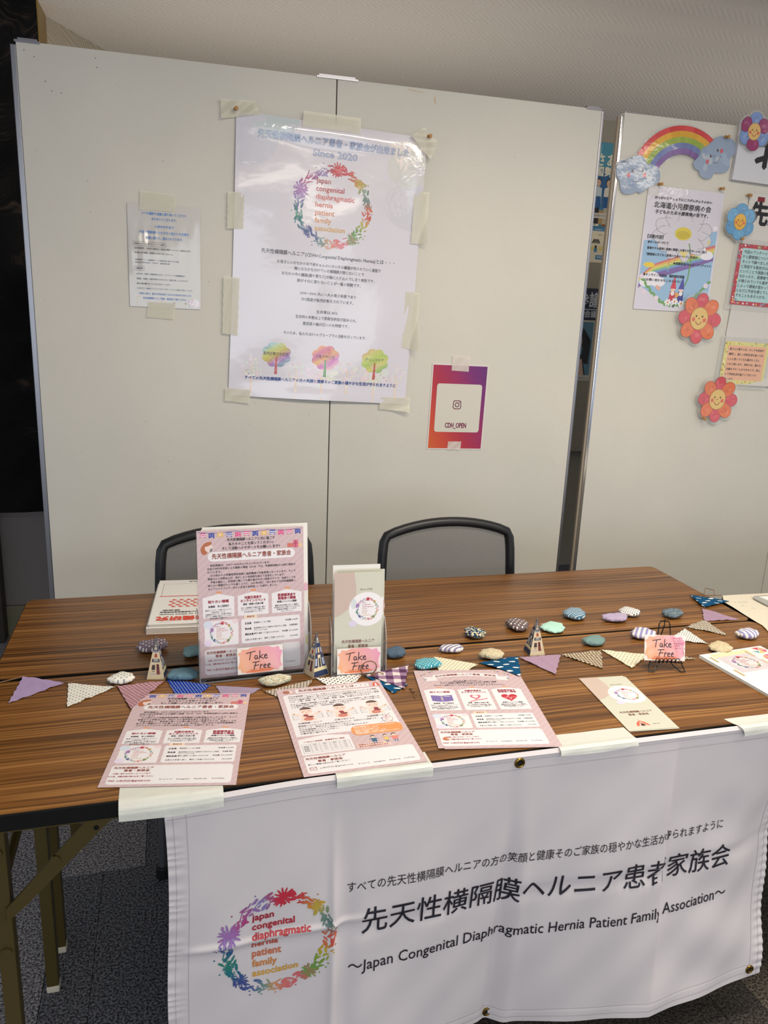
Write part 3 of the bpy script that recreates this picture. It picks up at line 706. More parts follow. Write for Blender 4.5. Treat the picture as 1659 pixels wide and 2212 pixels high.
# ================================================================== THINGS ON THE BOARDS
def on_board(name, label, cat, u, z, roll=0.0, off=0.0, group=None):
    return thing(name, label, cat, bpt(u, z, off), (0, roll, -0.0168), group)
def pin(label, u, z, off=0.002):
    t = thing('push_pin', label, 'push pin', bpt(u, z, off), (0, 0, -0.0168), 'wooden push pins on the boards')
    q = MB(); q.tube([(0, -0.002, 0), (0.0004, -0.006, -0.0006), (0.0008, -0.010, -0.001), (0.001, -0.014, -0.0015), (0.0013, -0.019, -0.002), (0.0014, -0.0205, -0.002)], [0.0052, 0.0050, 0.0032, 0.0034, 0.0060, 0.0048], 12)
    q.build('head', CORK, t, smooth=True)
    q = MB(); q.cyl((0, -0.003, 0), 0.0006, 0.0035, 6, 'y'); q.build('needle', CHROME, t)
def strip(label, pts, off=0.0012, curl=0.0, m=None, name='masking_tape', group='tape pieces on the partition board', ruck=0.0006):
    """four corners tl,tr,br,bl in board u,z metres"""
    cu = sum(p[0] for p in pts)/4; cz = sum(p[1] for p in pts)/4
    t = on_board(name, label, 'tape', cu, cz, 0, 0, group)
    tl, tr_, brr, bl_ = [(p[0]-cu, p[1]-cz) for p in pts]; ph = random.random()*6
    def f(u, v):
        a = (tl[0]*(1-u)+tr_[0]*u, tl[1]*(1-u)+tr_[1]*u); c = (bl_[0]*(1-u)+brr[0]*u, bl_[1]*(1-u)+brr[1]*u)
        x = a[0]*(1-v)+c[0]*v; z = a[1]*(1-v)+c[1]*v
        rag = 0.0012*math.sin(v*40+ph)*(1 if u in (0, 1) else 0)
        y = -off-ruck*(1+math.sin(u*9+v*6+ph)) - curl*max(0, (u+v-1.45))**1.3*3
        return (x+rag, y, z)
    q = MB(); q.grid(f, 20, 12); q.build('strip', m or TAPE, t, smooth=True); return t

# ---- big wreath poster
PT = on_board('wreath_poster', 'large glossy poster with flower wreath and blue title at the centre of the board', 'poster', 0.875, 1.557, math.radians(2.2), 0.002)
PW, PH = 594.0, 841.0
def pmap(u, v, o):
    s = u/PW; t = v/PH
    d = 0.004 + 0.006*math.sin(PI*s) * (0.35+0.65*math.sin(PI*t)) + 0.003*math.sin(s*9+t*4)*math.sin(t*7) + 0.010*math.exp(-((s-0.97)/0.06)**2)*math.exp(-((t-0.12)/0.12)**2)
    d += 0.007*math.exp(-((t-0.035)/0.03)**2)*math.sin(PI*s) + 0.006*sm(0.93, 1.0, t)*math.sin(PI*s*1.0)
    z = PH/2000-v/1000
    return (u/1000-PW/2000+(0.003*math.sin(t*3)), -d-o, z)
sheet('sheet', PW, PH, pmap, mat('laminated_paper', (214, 210, 219), rough=0.4, coat=1.0, coat_rough=0.1, bump=0.5, bscale=12), PT, 60, 80, th=0.0003)
A = Art(); NAVY = (52, 78, 140); K = (58, 54, 62)
for (x, y, r, c) in ((30, 70, 95, (207, 206, 217)), (560, 210, 90, (206, 204, 213)), (500, 190, 70, (213, 210, 218)), (420, 150, 60, (215, 212, 220)), (110, 0, 80, (196, 207, 211)), (540, 100, 70, (209, 209, 206))):
    pts = []
    for k in range(28):
        a = -2*PI*k/28; pts.append((min(PW-1, max(1, x+r*math.cos(a))), min(PH-1, max(1, y+r*.8*math.sin(a)))))
    A.poly(pts, c, 0.3)
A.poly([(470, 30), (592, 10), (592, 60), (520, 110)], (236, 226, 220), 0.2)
A.text('先天性横隔膜ヘルニア患者・家族会が出来ました', 302, 54, 24, NAVY, width=474, bold=.9, res=2)
A.text('先天性横隔膜ヘルニア患者・家族会が出来ました', 302, 54, 24, (196, 206, 226), width=474, lv=3.6, res=2, bold=0)
A.text('Since 2020', 304, 86, 27, NAVY, width=138, bold=.9, res=2); A.text('Since 2020', 304, 86, 27, (176, 190, 220), width=138, lv=3.6, res=2)
wreath(A, 304, 238, 120, 2.2, bold=.4)
A.text('先天性横隔膜ヘルニア(CDH=Congenital Diaphragmatic Hernia)とは・・・', 301, 387, 15, K, width=430, bold=.25)
for tx, cx_, cy_, wd in (('お母さんのおなかの中で赤ちゃんのいろいろな臓器が作られていく過程で', 304, 415, 336), ('胸とおなかを分けている横隔膜が閉じないことで', 304, 431, 226), ('おなかの中の臓器(腸や胃など)が胸に入り込んでしまう病気です。', 303, 449, 302),
        ('肺が十分に育たないことが一番の問題です。', 305, 467, 208), ('2000〜5000 人に一人の希少疾患であり', 304, 504, 184), ('75%程度が胎児診断をされています。', 303, 523, 172), ('生存率は 80%', 304, 559, 70),
        ('生存例の半数以上で長期合併症が認められ、', 303, 578, 202), ('重症度の幅が広いのも特徴です。', 303, 598, 152), ('そのため、私たちは3つのグループでの活動を行っています。', 303, 631, 273)):
    A.text(tx, cx_, cy_, 11.5, K, width=wd, bold=.15)
rr = random.Random(4)
for x, c0 in ((70, 1), (215, 2), (300, 3), (385, 1), (478, 3), (555, 2)):        # pale tree row along the bottom
    A.poly([(x-4, 838), (x+4, 838), (x+3, 738), (x-3, 738)], (226, 208, 196), 0.6); A.line([(x, 790), (x-26, 756)], 3, (226, 208, 196), 0.6); A.line([(x, 784), (x+24, 750)], 3, (226, 208, 196), 0.6)
    for k in range(34):
        a = rr.uniform(0, 2*PI); q = rr.uniform(8, 46); cx_, cy_ = x+math.cos(a)*q, 752+math.sin(a)*q*.9; r = rr.uniform(4, 8)
        col = rr.choice([(226, 214, 226), (216, 222, 220), (222, 222, 212), (230, 212, 218)])
        if cx_ < 6 or cx_ > PW-8: continue
        if c0 == 2: A.poly([(cx_-r*.8, cy_+r*.6), (cx_+r*.8, cy_+r*.6), (cx_, cy_-r*.9)], col, 0.9)
        elif c0 == 3: A.ell(cx_, cy_, r*1.7, r*1.6, col, 0.7+0.2*rr.random())
        else: A.ell(cx_, cy_, r, r, col, 0.9)
def scal(cx_, cy_, r, n, amp=.13):
    return [(cx_+r*(.93+.16*abs(math.sin(n*a/2)))*math.cos(a), cy_+r*.86*(.93+.16*abs(math.sin(n*a/2)))*math.sin(a)) for a in [-2*PI*k/64 for k in range(64)]]
def mixc(a, b, t): t = min(1, max(0, t)); return tuple(int(a[i]+(b[i]-a[i])*t) for i in range(3))
def g1(cx, cy, cols):
    def f(x, y):
        t = ((x-cx)*.5+(y-cy)*.8)/70+.5; t = min(.999, max(0, t))*(len(cols)-1); i = int(t); return mixc(cols[i], cols[i+1], t-i)
    return f
for cx_, cols, tk, tt in ((148, [(150, 196, 214), (204, 206, 110), (196, 180, 80), (176, 120, 190), (120, 160, 170)], (190, 90, 90), '胎児診断された方'), (309, [(232, 170, 120), (190, 80, 150), (224, 180, 90), (200, 110, 190), (230, 190, 200)], (110, 160, 110), '子育て中の方'), (476, [(210, 180, 120), (196, 210, 110), (170, 196, 100), (214, 206, 120), (150, 190, 120)], (190, 90, 80), 'グリーフケア')):
    A.poly(scal(cx_, 702, 44, 8), g1(cx_, 702, cols), 1.5)
    A.poly([(cx_-5, 764), (cx_+5, 764), (cx_+2, 708), (cx_-2, 708)], tk, 1.9)
    for d in (-20, -10, 10, 20): A.line([(cx_, 735), (cx_+d, 712-abs(d)*.2)], 1.6, (220, 190, 200), 1.8)
    A.text(tt, cx_-2, 700, 12, (70, 50, 90), width=80 if len(tt) > 6 else 64, bold=.1)
A.text('すべての先天性横隔膜ヘルニアの方の笑顔と健康そのご家族の穏やかな生活が守られますように', 303, 781, 12.5, (40, 70, 140), width=506, bold=.55)
A.build('print', pmap, PT, ink_gloss(), maxlen=26)

# ---- left laminated sheet
LS = on_board('laminated_notice', 'laminated A4 notice with blue heading lines at the left of the board', 'notice', 0.378, 1.5622, math.radians(0.6), 0.0015)
def lmap(u, v, o):
    s = u/210; t = v/297
    d = 0.0015+0.0022*math.sin(PI*s)*math.sin(PI*t)+0.0035*math.exp(-((s-.25)/.25)**2)*sm(.2, .5, t)*(1-sm(.6, .9, t))+0.0006*math.sin(s*38)*sm(.1, .3, t)*(1-sm(.5, .7, t))
    return (u/1000-.105, -d-o, .1485-v/1000)
sheet('sheet', 210, 297, lmap, mat('laminated_grey_white', (198, 194, 189), rough=0.4, coat=1.0, coat_rough=0.07), LS, 40, 40, th=0.0003)
A = Art(); B1 = (86, 128, 190); B2 = (56, 92, 160)
for tx, y, wd in (('いつも健診や治療に寄り添ってくださり', 27, 128), ('ありがとうございます。', 42, 72), ('入院中や外来で', 63, 56), ('先生や看護師のみなさまの温かいお言葉や', 80, 144), ('笑顔に救われ、励まされています。', 96, 108)): A.text(tx, 105, y, 9, B1, width=wd, bold=.3)
A.frame(14, 108, 94, 12, .7, K, 2, 3); A.text('患者会のニーズに関するアンケート結果', 18, 114, 5, K, 'l', width=86, bold=.12)
A.text('出生前診断・入院中に患者会に参加や相談したいという意見が大半。', 18, 127, 5.4, K, 'l', width=164, bold=.12); A.text('約8割の方が患者・家族会の存在を知らなかった。', 18, 140, 5.4, K, 'l', width=112, bold=.12)
A.text('多施設共同アンケート調査結果より（小児慢性疾患の患者に対する支援）', 18, 160, 4.4, K, 'l', width=128, bold=.1); A.text('（第58回小児外科学会　九州大学　国際医療支援）', 18, 168, 4.4, K, 'l', width=102, bold=.1)
A.frame(17, 179, 28, 12, .7, K, 2, 3); A.text('活動内容', 31, 185, 5.2, K, bold=.15)
for i, (tx, wd) in enumerate((('SNSやHP、会報での情報発信のほかに、オンラインでの医療講演会や', 142), ('勉強会、お話会、未就学児向けのお子さまとご家族で楽しんでいただける', 150), ('絵本の読み聞かせイベントなどを行っています。', 98), ('2022年には、患者会ハンドブックやピアサポートブックの発行も予定しています。', 164))): A.text(tx, 22, 201+i*14, 5.4, K, 'l', width=wd, bold=.12)
A.text('外来や入院で、悩みや不安を抱えておられる方がおられましたら', 105, 258, 6.6, B2, width=154, bold=.3); A.text('先天性横隔膜ヘルニア患者・家族会をご紹介ください', 103, 271, 6.4, B2, width=128, bold=.3)
for x, y in ((22, 268), (60, 282), (90, 276), (128, 282), (165, 284)):
    A.poly([(x-1.4, 292), (x+1.4, 292), (x+1, y), (x-1, y)], (206, 188, 160), 1)
    for k in range(10): A.ell(x+rr.uniform(-9, 9), y+rr.uniform(-7, 6), 2.4, 2.2, rr.choice([(222, 200, 196), (206, 208, 200), (214, 196, 204), (200, 208, 190)]), 1, 0, 8)
A.ell(190, 280, 16, 13, (226, 220, 230), 1.5)
wreath(A, 184, 280, 11, .7, light=.1)
A.build('print', lmap, LS, ink_gloss(), maxlen=18)
strip('tape piece on top edge of the left laminated notice', [(0.313, 1.747), (0.414, 1.742), (0.413, 1.694), (0.309, 1.693)], 0.0052)
strip('tape piece under the bottom edge of the left laminated notice', [(0.325, 1.429), (0.406, 1.429), (0.400, 1.380), (0.319, 1.384)], 0.0048)

# ---- purple gradient card
QC = on_board('gradient_card', 'purple and orange gradient card with white rounded square, lower right of the board', 'card', 1.3507, 1.1157, math.radians(0.9), 0.0015)
qm = upright(206, 297); sheet('sheet', 206, 297, qm, mat('card_white', (222, 214, 210), rough=0.35, coat=0.4), QC, th=0.0006)
A = Art()
def qg(x, y):
    t = (x/200*.62 + (1-y/292)*.48)
    st = [(0, (206, 96, 40)), (.22, (196, 70, 48)), (.45, (170, 42, 66)), (.7, (148, 36, 92)), (.88, (118, 38, 110)), (1.1, (96, 36, 112))]
    for (a, ca), (b_, cb) in zip(st, st[1:]):
        if t <= b_: return mixc(ca, cb, (t-a)/(b_-a))
    return st[-1][1]
A.rect(4, 4, 198, 289, qg, 1); A.rect(22, 67, 166, 168, (208, 204, 192), 6, 9); PUR = (118, 44, 78)
A.frame(86, 125, 28, 28, 3, PUR, 8, 7); 
A.line([(100+7*math.cos(a), 139+7*math.sin(a)) for a in [2*PI*k/18 for k in range(18)]], 3, PUR, 8, True); A.ell(108.5, 130.5, 2, 2, PUR, 8)
A.text('CDH_OPEN', 100, 212, 25, PUR, width=78, bold=.8, lv=8, res=2)
A.build('print', qm, QC, maxlen=14, base=0.0008, step=0.00004)
strip('small tape piece on the top edge of the gradient card', [(1.320, 1.294), (1.383, 1.290), (1.382, 1.240), (1.319, 1.243)], 0.0035, m=tape_mat('tape_greyish', (232, 222, 214), 0.66))
strip('small tape piece on the bottom edge of the gradient card', [(1.322, 0.996), (1.372, 0.996), (1.369, 0.966), (1.321, 0.967)], 0.0035, m=MATS['tape_greyish'])

# ---- tapes and pins of the poster
strip('long tape strip on the middle of the big poster\'s top edge', [(0.795, 2.006), (0.972, 2.001), (0.971, 1.957), (0.790, 1.962)], 0.0155)
strip('crumpled tape at the big poster\'s top left corner, cork pin in it', [(0.548, 2.015), (0.650, 2.019), (0.664, 1.984), (0.550, 1.962)], 0.008, ruck=0.003)
strip('crumpled tape flap at the big poster\'s top right corner, hanging loose', [(1.172, 1.993), (1.222, 1.952), (1.198, 1.900), (1.132, 1.965)], 0.020, ruck=0.004)
strip('tape piece on the big poster\'s left edge beside the wreath', [(0.567, 1.763), (0.617, 1.761), (0.613, 1.658), (0.564, 1.656)], 0.0095)
strip('tape piece on the big poster\'s left edge, lower of two', [(0.552, 1.516), (0.601, 1.512), (0.594, 1.337), (0.546, 1.343)], 0.0095)
strip('tape piece on the big poster\'s right edge beside the wreath, curled bottom corner', [(1.155, 1.807), (1.204, 1.806), (1.199, 1.648), (1.150, 1.647)], 0.0125, curl=0.02)
strip('tape piece on the big poster\'s right edge, lower of two, curling away', [(1.141, 1.497), (1.190, 1.493), (1.183, 1.307), (1.134, 1.316)], 0.0095, curl=0.025)
strip('tape piece under the big poster\'s bottom left corner', [(0.553, 1.174), (0.633, 1.166), (0.631, 1.123), (0.551, 1.131)], 0.008)
strip('tape piece under the big poster\'s bottom right corner', [(1.071, 1.149), (1.175, 1.148), (1.170, 1.100), (1.065, 1.109)], 0.008, curl=0.012)
pin('cork push pin in the big poster\'s top left corner', 0.592, 1.992, 0.012); pin('cork push pin in the big poster\'s top right corner', 1.189, 1.969, 0.020)

# ---- right board: rainbow, flowers, posters
def cut_sheet(p, name, pts, z, off, m, th=0.0004, f=None):
    """thin cut shape; pts in local x,z metres"""
    n = len(pts); cx_ = sum(q[0] for q in pts)/n; cz_ = sum(q[1] for q in pts)/n; F = f or (lambda x, zz: 0.0)
    b = MB(); b.v = [(cx_, -off-F(cx_, cz_), cz_)]; R = 4
    for r in range(1, R+1):
        for x, zz in pts:
            X, Z = cx_+(x-cx_)*r/R, cz_+(zz-cz_)*r/R; b.v.append((X, -off-F(X, Z), Z))
    for i in range(n): b.face((0, 1+i, 1+(i+1) % n))
    for r in range(R-1):
        for i in range(n): a, c = 1+r*n, 1+(r+1)*n; b.face((a+i, c+i, c+(i+1) % n, a+(i+1) % n))
    return b.build(name, m, p, smooth=True)
RBX, RBZ = 2.09, 1.98
RB = on_board('rainbow_cutout', 'laminated rainbow cutout between two smiling blue clouds, top left of the right board', 'cutout', RBX, RBZ, 0, 0.001)
FR = lambda x, z: 0.004+0.007*math.exp(-((x-0.0)/0.08)**2)*(0.5+0.5*math.sin(z*40))
rmap = lambda u, v, o: (u/1000, -o-FR(u/1000, -v/1000)-0.001, -v/1000)
def loc(pts): return [(p[0]-RBX, p[1]-RBZ) for p in pts]
def spline(P, k=4):
    out = []; n = len(P)
    for i in range(n):
        p0, p1, p2, p3 = P[i-1], P[i], P[(i+1) % n], P[(i+2) % n]
        for j in range(k):
            t = j/k; out.append(tuple(.5*((2*p1[d])+(-p0[d]+p2[d])*t+(2*p0[d]-5*p1[d]+4*p2[d]-p3[d])*t*t+(-p0[d]+3*p1[d]-3*p2[d]+p3[d])*t**3) for d in (0, 1)))
    return out
c1 = [(1.872, 1.954), (1.898, 1.962), (1.913, 1.956), (1.928, 1.976), (1.954, 1.98), (1.972, 1.969), (1.979, 1.957), (2.006, 1.955), (2.026, 1.943), (2.035, 1.923), (2.029, 1.9), (2.007, 1.888), (1.985, 1.874), (1.965, 1.861), (1.954, 1.865), (1.933, 1.857), (1.903, 1.855), (1.888, 1.870), (1.882, 1.892), (1.87, 1.907), (1.864, 1.931)]
c2 = [(2.204, 2.03), (2.223, 2.034), (2.229, 2.054), (2.245, 2.065), (2.266, 2.068), (2.289, 2.064), (2.311, 2.056), (2.32, 2.036), (2.317, 2.013), (2.304, 2.0), (2.306, 1.98), (2.304, 1.965), (2.289, 1.953), (2.266, 1.949), (2.246, 1.948), (2.241, 1.933), (2.218, 1.926), (2.192, 1.936), (2.184, 1.95), (2.166, 1.957), (2.159, 1.976), (2.180, 1.989), (2.179, 2.008), (2.190, 2.022)]
def grow(P, g):
    n = len(P); cx_ = sum(p[0] for p in P)/n; cz_ = sum(p[1] for p in P)/n
    return [(cx_+(p[0]-cx_)*(1+g), cz_+(p[1]-cz_)*(1+g)) for p in P]
acx, acz = 2.115-RBX, 1.905-RBZ
def arc(r, a, off=0): return (acx+r*1.06*math.sin(math.radians(a)), acz+r*math.cos(math.radians(a)))
A = Art()
bands = [(.183, .166, (208, 66, 70)), (.166, .147, (218, 166, 58)), (.147, .128, (150, 170, 74)), (.128, .110, (110, 122, 172)), (.110, .092, (124, 92, 150))]
for ro, ri, c in bands:
    P_ = [arc(ro, a) for a in range(-68, 50, 6)] + [arc(ri, a) for a in range(46, -69, -6)]
    n = len(range(-68, 50, 6))
    for i, a in enumerate(range(-68, 44, 6)):
        q = [arc(ro, a), arc(ri, a), arc(ri, a+6), arc(ro, a+6)]; sh = rr.uniform(-8, 8)
        A.poly([(x*1000, -z*1000) for x, z in q], tuple(int(k+sh) for k in c), 1)
cut_sheet(RB, 'laminate_film', [arc(.190, a) for a in range(-72, 50, 6)] + [arc(.086, a) for a in range(50, -73, -8)], 0, 0.0, FILM, f=FR) if False else None
b = MB()
for a in range(-74, 52, 3):
    q = [arc(.189, a), arc(.085, a), arc(.085, a+3), arc(.189, a+3)]; b.add([(x, -FR(x, z)-0.0, z) for x, z in q], [(0, 1, 2, 3)])
b.build('laminate_film', FILM, RB, smooth=True)
A.build('rainbow_arc', rmap, RB, ink_gloss())
def cloud(P, face, nm='cloud'):
    S_ = spline(loc(P), 4); cut_sheet(RB, 'laminate_film', grow(S_, .07), 0, 0.0015, FILM, f=FR)
    A = Art(); A.poly([(x*1000, -z*1000) for x, z in S_][::-1], (146, 162, 186), 1)
    cx_ = sum(p[0] for p in S_)/len(S_)*1000; cy_ = -sum(p[1] for p in S_)/len(S_)*1000
    for k in range(9): A.ell(cx_+rr.uniform(-48, 48), cy_+rr.uniform(-30, 34), rr.uniform(8, 20), rr.uniform(7, 14), rr.choice([(158, 174, 198), (170, 180, 196), (138, 156, 186), (178, 186, 196)]), 1.3+k*.05, rr.random(), 14)
    f = [((x-RBX)*1000, -(z-RBZ)*1000) for x, z in face]
    for e in f[:2]: A.ell(e[0], e[1], 3.6, 5, (84, 66, 66), 3)
    for e in f[2:4]: A.ell(e[0], e[1], 6, 7.5, (206, 88, 104), 2.6)
    A.line([f[4], ((f[4][0]+f[5][0])/2, (f[4][1]+f[5][1])/2+3), f[5], f[6]], 1.6, (110, 84, 80), 3)
    m_ = ((f[0][0]+f[1][0])/2, (f[0][1]+f[1][1])/2+9); A.line([(m_[0]-3, m_[1]+2), (m_[0]-1, m_[1]-3), (m_[0]+3, m_[1]-1)], 1.4, (96, 80, 84), 3)
    A.build(nm, lambda u, v, o: (u/1000, -o-FR(u/1000, -v/1000)-0.0026, -v/1000), RB, ink_gloss(), maxlen=14)
cloud(c1, [(1.927, 1.929), (1.965, 1.932), (1.914, 1.915), (1.974, 1.919), (1.932, 1.902), (1.946, 1.895), (1.961, 1.904)])
cloud(c2, [(2.224, 2.000), (2.249, 2.021), (2.214, 1.982), (2.265, 2.021), (2.238, 1.982), (2.256, 1.984), (2.264, 2.004)])
pin('cork push pin between left cloud of the rainbow and the flower association poster', 2.033, 1.895, 0.008); pin('cork push pin at the top of the right cloud of the rainbow', 2.271, 2.066, 0.009)

def flower(label, u, z, r, cols, n, face_c, roll=0.0, off=0.008, asym=1.0):
    t = on_board('flower_cutout', label, 'cutout', u, z, roll, off, 'laminated smiling flower cutouts')
    F = lambda x, zz: 0.003+0.5*(x*x+zz*zz)/max(r, .01)*0.12
    petals = []
    for k in range(n):
        a = 2*PI*k/n+PI/2; petals.append((r*.66*math.cos(a), r*.66*math.sin(a), a))
    pts = []
    for k in range(72):
        a = 2*PI*k/72; d = max(math.cos((a-q[2]+PI) % (2*PI)-PI) for q in petals); dd = abs(((a-PI/2+PI/n) % (2*PI/n))-PI/n)
        pts.append((r*1.1*(1-.10*(dd/(PI/n))**2)*math.cos(a), r*1.1*(1-.10*(dd/(PI/n))**2)*math.sin(a)*asym))
    cut_sheet(t, 'laminate_film', pts, 0, 0.0, FILM, f=F)
    for k, (x, zz, a) in enumerate(petals):
        A = Art(); c = cols[k % len(cols)]; wid = r*math.tan(PI/n)*.80
        A.ell(x*1000, -zz*1000*asym, r*350, wid*1000*.9, tuple(int(q*.78) for q in c), 1, -a, 18)
        A.ell(x*1000, -zz*1000*asym, r*335, wid*1000*.84, c, 1.6, -a, 18)
        [A.ell((x+rr.uniform(-.16, .16)*r)*1000, (-zz+rr.uniform(-.12, .12)*r)*1000*asym, r*rr.uniform(40, 110), wid*rr.uniform(90, 260), mixc(c, rr.choice([(255, 240, 236), (130, 40, 50)]), rr.uniform(.06, .2)), 2.1+q_*.1, rr.random()*3, 10) for q_ in range(5)]
        A.build('petal', lambda uu, v, o: (uu/1000, -o-F(uu/1000, -v/1000)-.0006-0.00015*(k % 2), -v/1000), t, ink_gloss(), maxlen=8)
    A = Art(); q = r*1000*.40
    A.ell(0, 0, q*1.04, q*1.14, tuple(int(k*.75) for k in face_c), 5, 0, 24); A.ell(0, 0, q*.98, q*1.08, face_c, 5.4, 0, 24)
    for sx in (-1, 1): A.ell(sx*q*.36, -q*.22, q*.09, q*.11, (60, 40, 36), 6, 0, 8); A.ell(sx*q*.64, q*.12, q*.2, q*.22, (214, 104, 84), 6, 0, 12)
    A.line([(-q*.34, q*.30), (-q*.2, q*.52), (0, q*.60), (q*.2, q*.52), (q*.34, q*.30)], q*.08, (150, 70, 50), 6); A.line([(-q*.1, q*.06), (0, -q*.06), (q*.1, q*.06)], q*.06, (150, 90, 60), 6)
    A.build('face', lambda uu, v, o: (uu/1000, -o-F(uu/1000, -v/1000)-.0010, -v/1000), t, ink_gloss(), maxlen=6)
    return t
OR, RD = (222, 118, 74), (208, 84, 92)
flower('red and orange smiling flower cutout at the flower association poster\'s lower right corner', 2.262, 1.452, .090, [RD, OR], 8, (222, 186, 112), math.radians(3), 0.010)
flower('red and orange smiling flower cutout, lowest on the right board, under the orange message sheet', 2.389, 1.158, .086, [RD, OR], 8, (222, 186, 112), math.radians(2), 0.012)
flower('light blue smiling flower cutout left of the large black character', 2.372, 1.793, .062, [(94, 152, 196), (104, 162, 204)], 6, (224, 172, 62), 0, 0.016)
flower('blue and plum smiling flower cutout at the top, on the white name board corner', 2.370, 2.088, .062, [(122, 150, 204), (150, 56, 104)], 6, (226, 184, 112), 0, 0.024)

FP = on_board('association_poster', 'laminated poster with grey outlined flower, rainbow and two pointed-hat gnomes', 'poster', 2.1495, 1.681, 0.012, 0.0015)
FPW, FPH = 308.0, 414.0
def fmap(u, v, o): return (u/1000-.154, -o-0.002-0.003*math.sin(PI*u/FPW)*math.sin(PI*v/FPH), .207-v/1000)
sheet('sheet', FPW, FPH, fmap, mat('laminated_lilac_white', (214, 210, 220), rough=0.4, coat=1.0, coat_rough=0.12, bump=0.4, bscale=60), FP, 16, 20)
A = Art(); x0_, y0_ = 8, 8
A.rect(8, 8, 292, 398, (212, 208, 220), .4)
A.poly([(8, 180), (60, 226), (110, 246), (170, 236), (200, 200), (300, 130), (300, 350), (200, 396), (110, 380), (8, 330)], (150, 184, 214), .8)
for k, c in enumerate([(206, 110, 104), (222, 176, 90), (206, 206, 110), (140, 184, 120), (112, 150, 206), (124, 96, 160)]):
    o_ = k*11; A.poly([(8, 300+o_*.5), (60, 256+o_*.6), (140, 226+o_*.7), (300, 176+o_*.8), (300, 187+o_*.8), (140, 238+o_*.7), (60, 268+o_*.6), (8, 314+o_*.5)], c, 1.2+.1*k)
for x, y, a_, b_ in ((58, 306, 34, 24), (84, 316, 30, 18), (34, 320, 24, 16), (240, 200, 24, 20), (268, 214, 30, 16), (290, 120, 10, 8)): A.ell(x, y, a_, b_, (232, 228, 236), 2.2)
PC = [(60, 120), (104, 90), (160, 84), (216, 96), (262, 130), (268, 168), (232, 196), (176, 214), (126, 208), (84, 190), (50, 160)]
for i in range(11):
    cx_, cy_ = PC[i]; ax, ay = 160+(cx_-160)*.62, 150+(cy_-150)*.62; rot_ = math.atan2(cy_-150, cx_-160)
    A.ell(ax, ay, 54, 30, (208, 204, 214), 2.4+.02*i, rot_, 20)
    P_ = [(ax+54*math.cos(t)*math.cos(rot_)-(29+3*math.sin(6*t))*math.sin(t)*math.sin(rot_), ay+54*math.cos(t)*math.sin(rot_)+(29+3*math.sin(6*t))*math.sin(t)*math.cos(rot_)) for t in [-1.5+3.0*k/18 for k in range(19)]]
    A.line(P_, 1.1, (110, 106, 116), 3.0+.02*i)
A.ell(160, 148, 34, 22, (214, 196, 70), 4, 0, 22); A.ell(160, 152, 28, 14, (196, 176, 60), 4.2, 0, 18)
A.line([(190, 180), (206, 240), (204, 300), (184, 350), (164, 392)], 5, (110, 150, 80), 2.6); A.line([(182, 350), (160, 398)], 9, (60, 100, 56), 2.7)
for k in range(13):
    t = k/12; x = 14+t*130; y = 300+math.sin(t*PI*.5)*92; A.ell(x, y, 10, 5, (110, 160, 90), 2.8, .7+(-1)**k*.5); x = 296-t*120; y = 306+math.sin(t*PI*.5)*86; A.ell(x, y, 9, 5, (110, 160, 90), 2.8, -.7+(-1)**k*.5)
for x, y in ((18, 300), (34, 352), (86, 372), (284, 318), (226, 370)): A.ell(x, y, 10, 9, (226, 210, 222), 3.2)
for x, hc, bc in ((150, (206, 60, 72), (196, 50, 60)), (184, (76, 70, 160), (60, 56, 140))):
    A.poly([(x-12, 336), (x+12, 336), (x+2, 290)], hc, 4); A.ell(x, 340, 9, 7, (232, 196, 176), 3.8); A.poly([(x-14, 384), (x-10, 344), (x+10, 344), (x+14, 384)], bc, 3.7); A.ell(x, 352, 8, 8, (228, 224, 224), 3.9)
A.poly([(160, 352), (172, 348), (178, 358), (168, 370)], (222, 160, 70), 4.2)
for x, y in ((136, 384), (164, 380), (192, 386)):
    for k in range(6): A.ell(x+9*math.cos(k*PI/3), y+7*math.sin(k*PI/3), 6, 4, (236, 234, 238), 4.6, k*PI/3)
    A.ell(x, y, 4, 4, (222, 150, 90), 5)
A.poly([(150, 206), (190, 206), (176, 232), (182, 222)], (222, 206, 130), 3.3); A.ell(270, 170, 4, 9, (214, 206, 110), 4); A.ell(40, 260, 22, 9, (226, 200, 70), 2.9); A.ell(88, 336, 12, 7, (222, 170, 150), 3.1, .5)
for tx, x, y, s_, wd in (('ほっかいどうしょうにこうげんびょうのかい', 145, 37, 10, 230), ('北海道小児膠原病の会', 145, 61, 22, 230), ('子どものための膠原病の会です。', 145, 83, 14, 214)): A.text(tx, x, y, s_, (44, 40, 48), width=wd, bold=.5, lv=7)
for tx, x, y, s_, wd in (('【活動内容】', 20, 166, 14, 62), ('●ホームページにて', 24, 184, 10, 80), ('患者やその家族に疾患に関連した様々なサポートをご紹介', 24, 204, 9.5, 244), ('「膠原病の子どもと家族のためのページ」作成中', 24, 225, 10, 206), ('●保護者向けLineオープンチャット', 136, 250, 10, 158), ('●オンライン交流会、個別無料相談', 22, 294, 10.5, 168), ('（お問い合わせもこちらから）', 32, 311, 10, 144)): A.text(tx, x, y, s_, (40, 38, 50), 'l', width=wd, bold=.35, lv=7)
A.build('print', fmap, FP, ink_gloss(), maxlen=40, base=0.0003)
strip('clear tape corner at the association poster\'s top left under the pin', [(1.996, 1.893), (2.040, 1.895), (2.043, 1.858), (2.000, 1.853)], 0.005, m=tape_mat('clear_tape', (236, 234, 230), 0.5), group='tape pieces on the right board')
pin('cork push pin in the association poster\'s top right corner', 2.281, 1.899, 0.006)
WS = on_board('name_board', 'thick white name board with a black character, top right corner of the picture', 'sign', 2.62, 2.018, 0.035, 0.0)
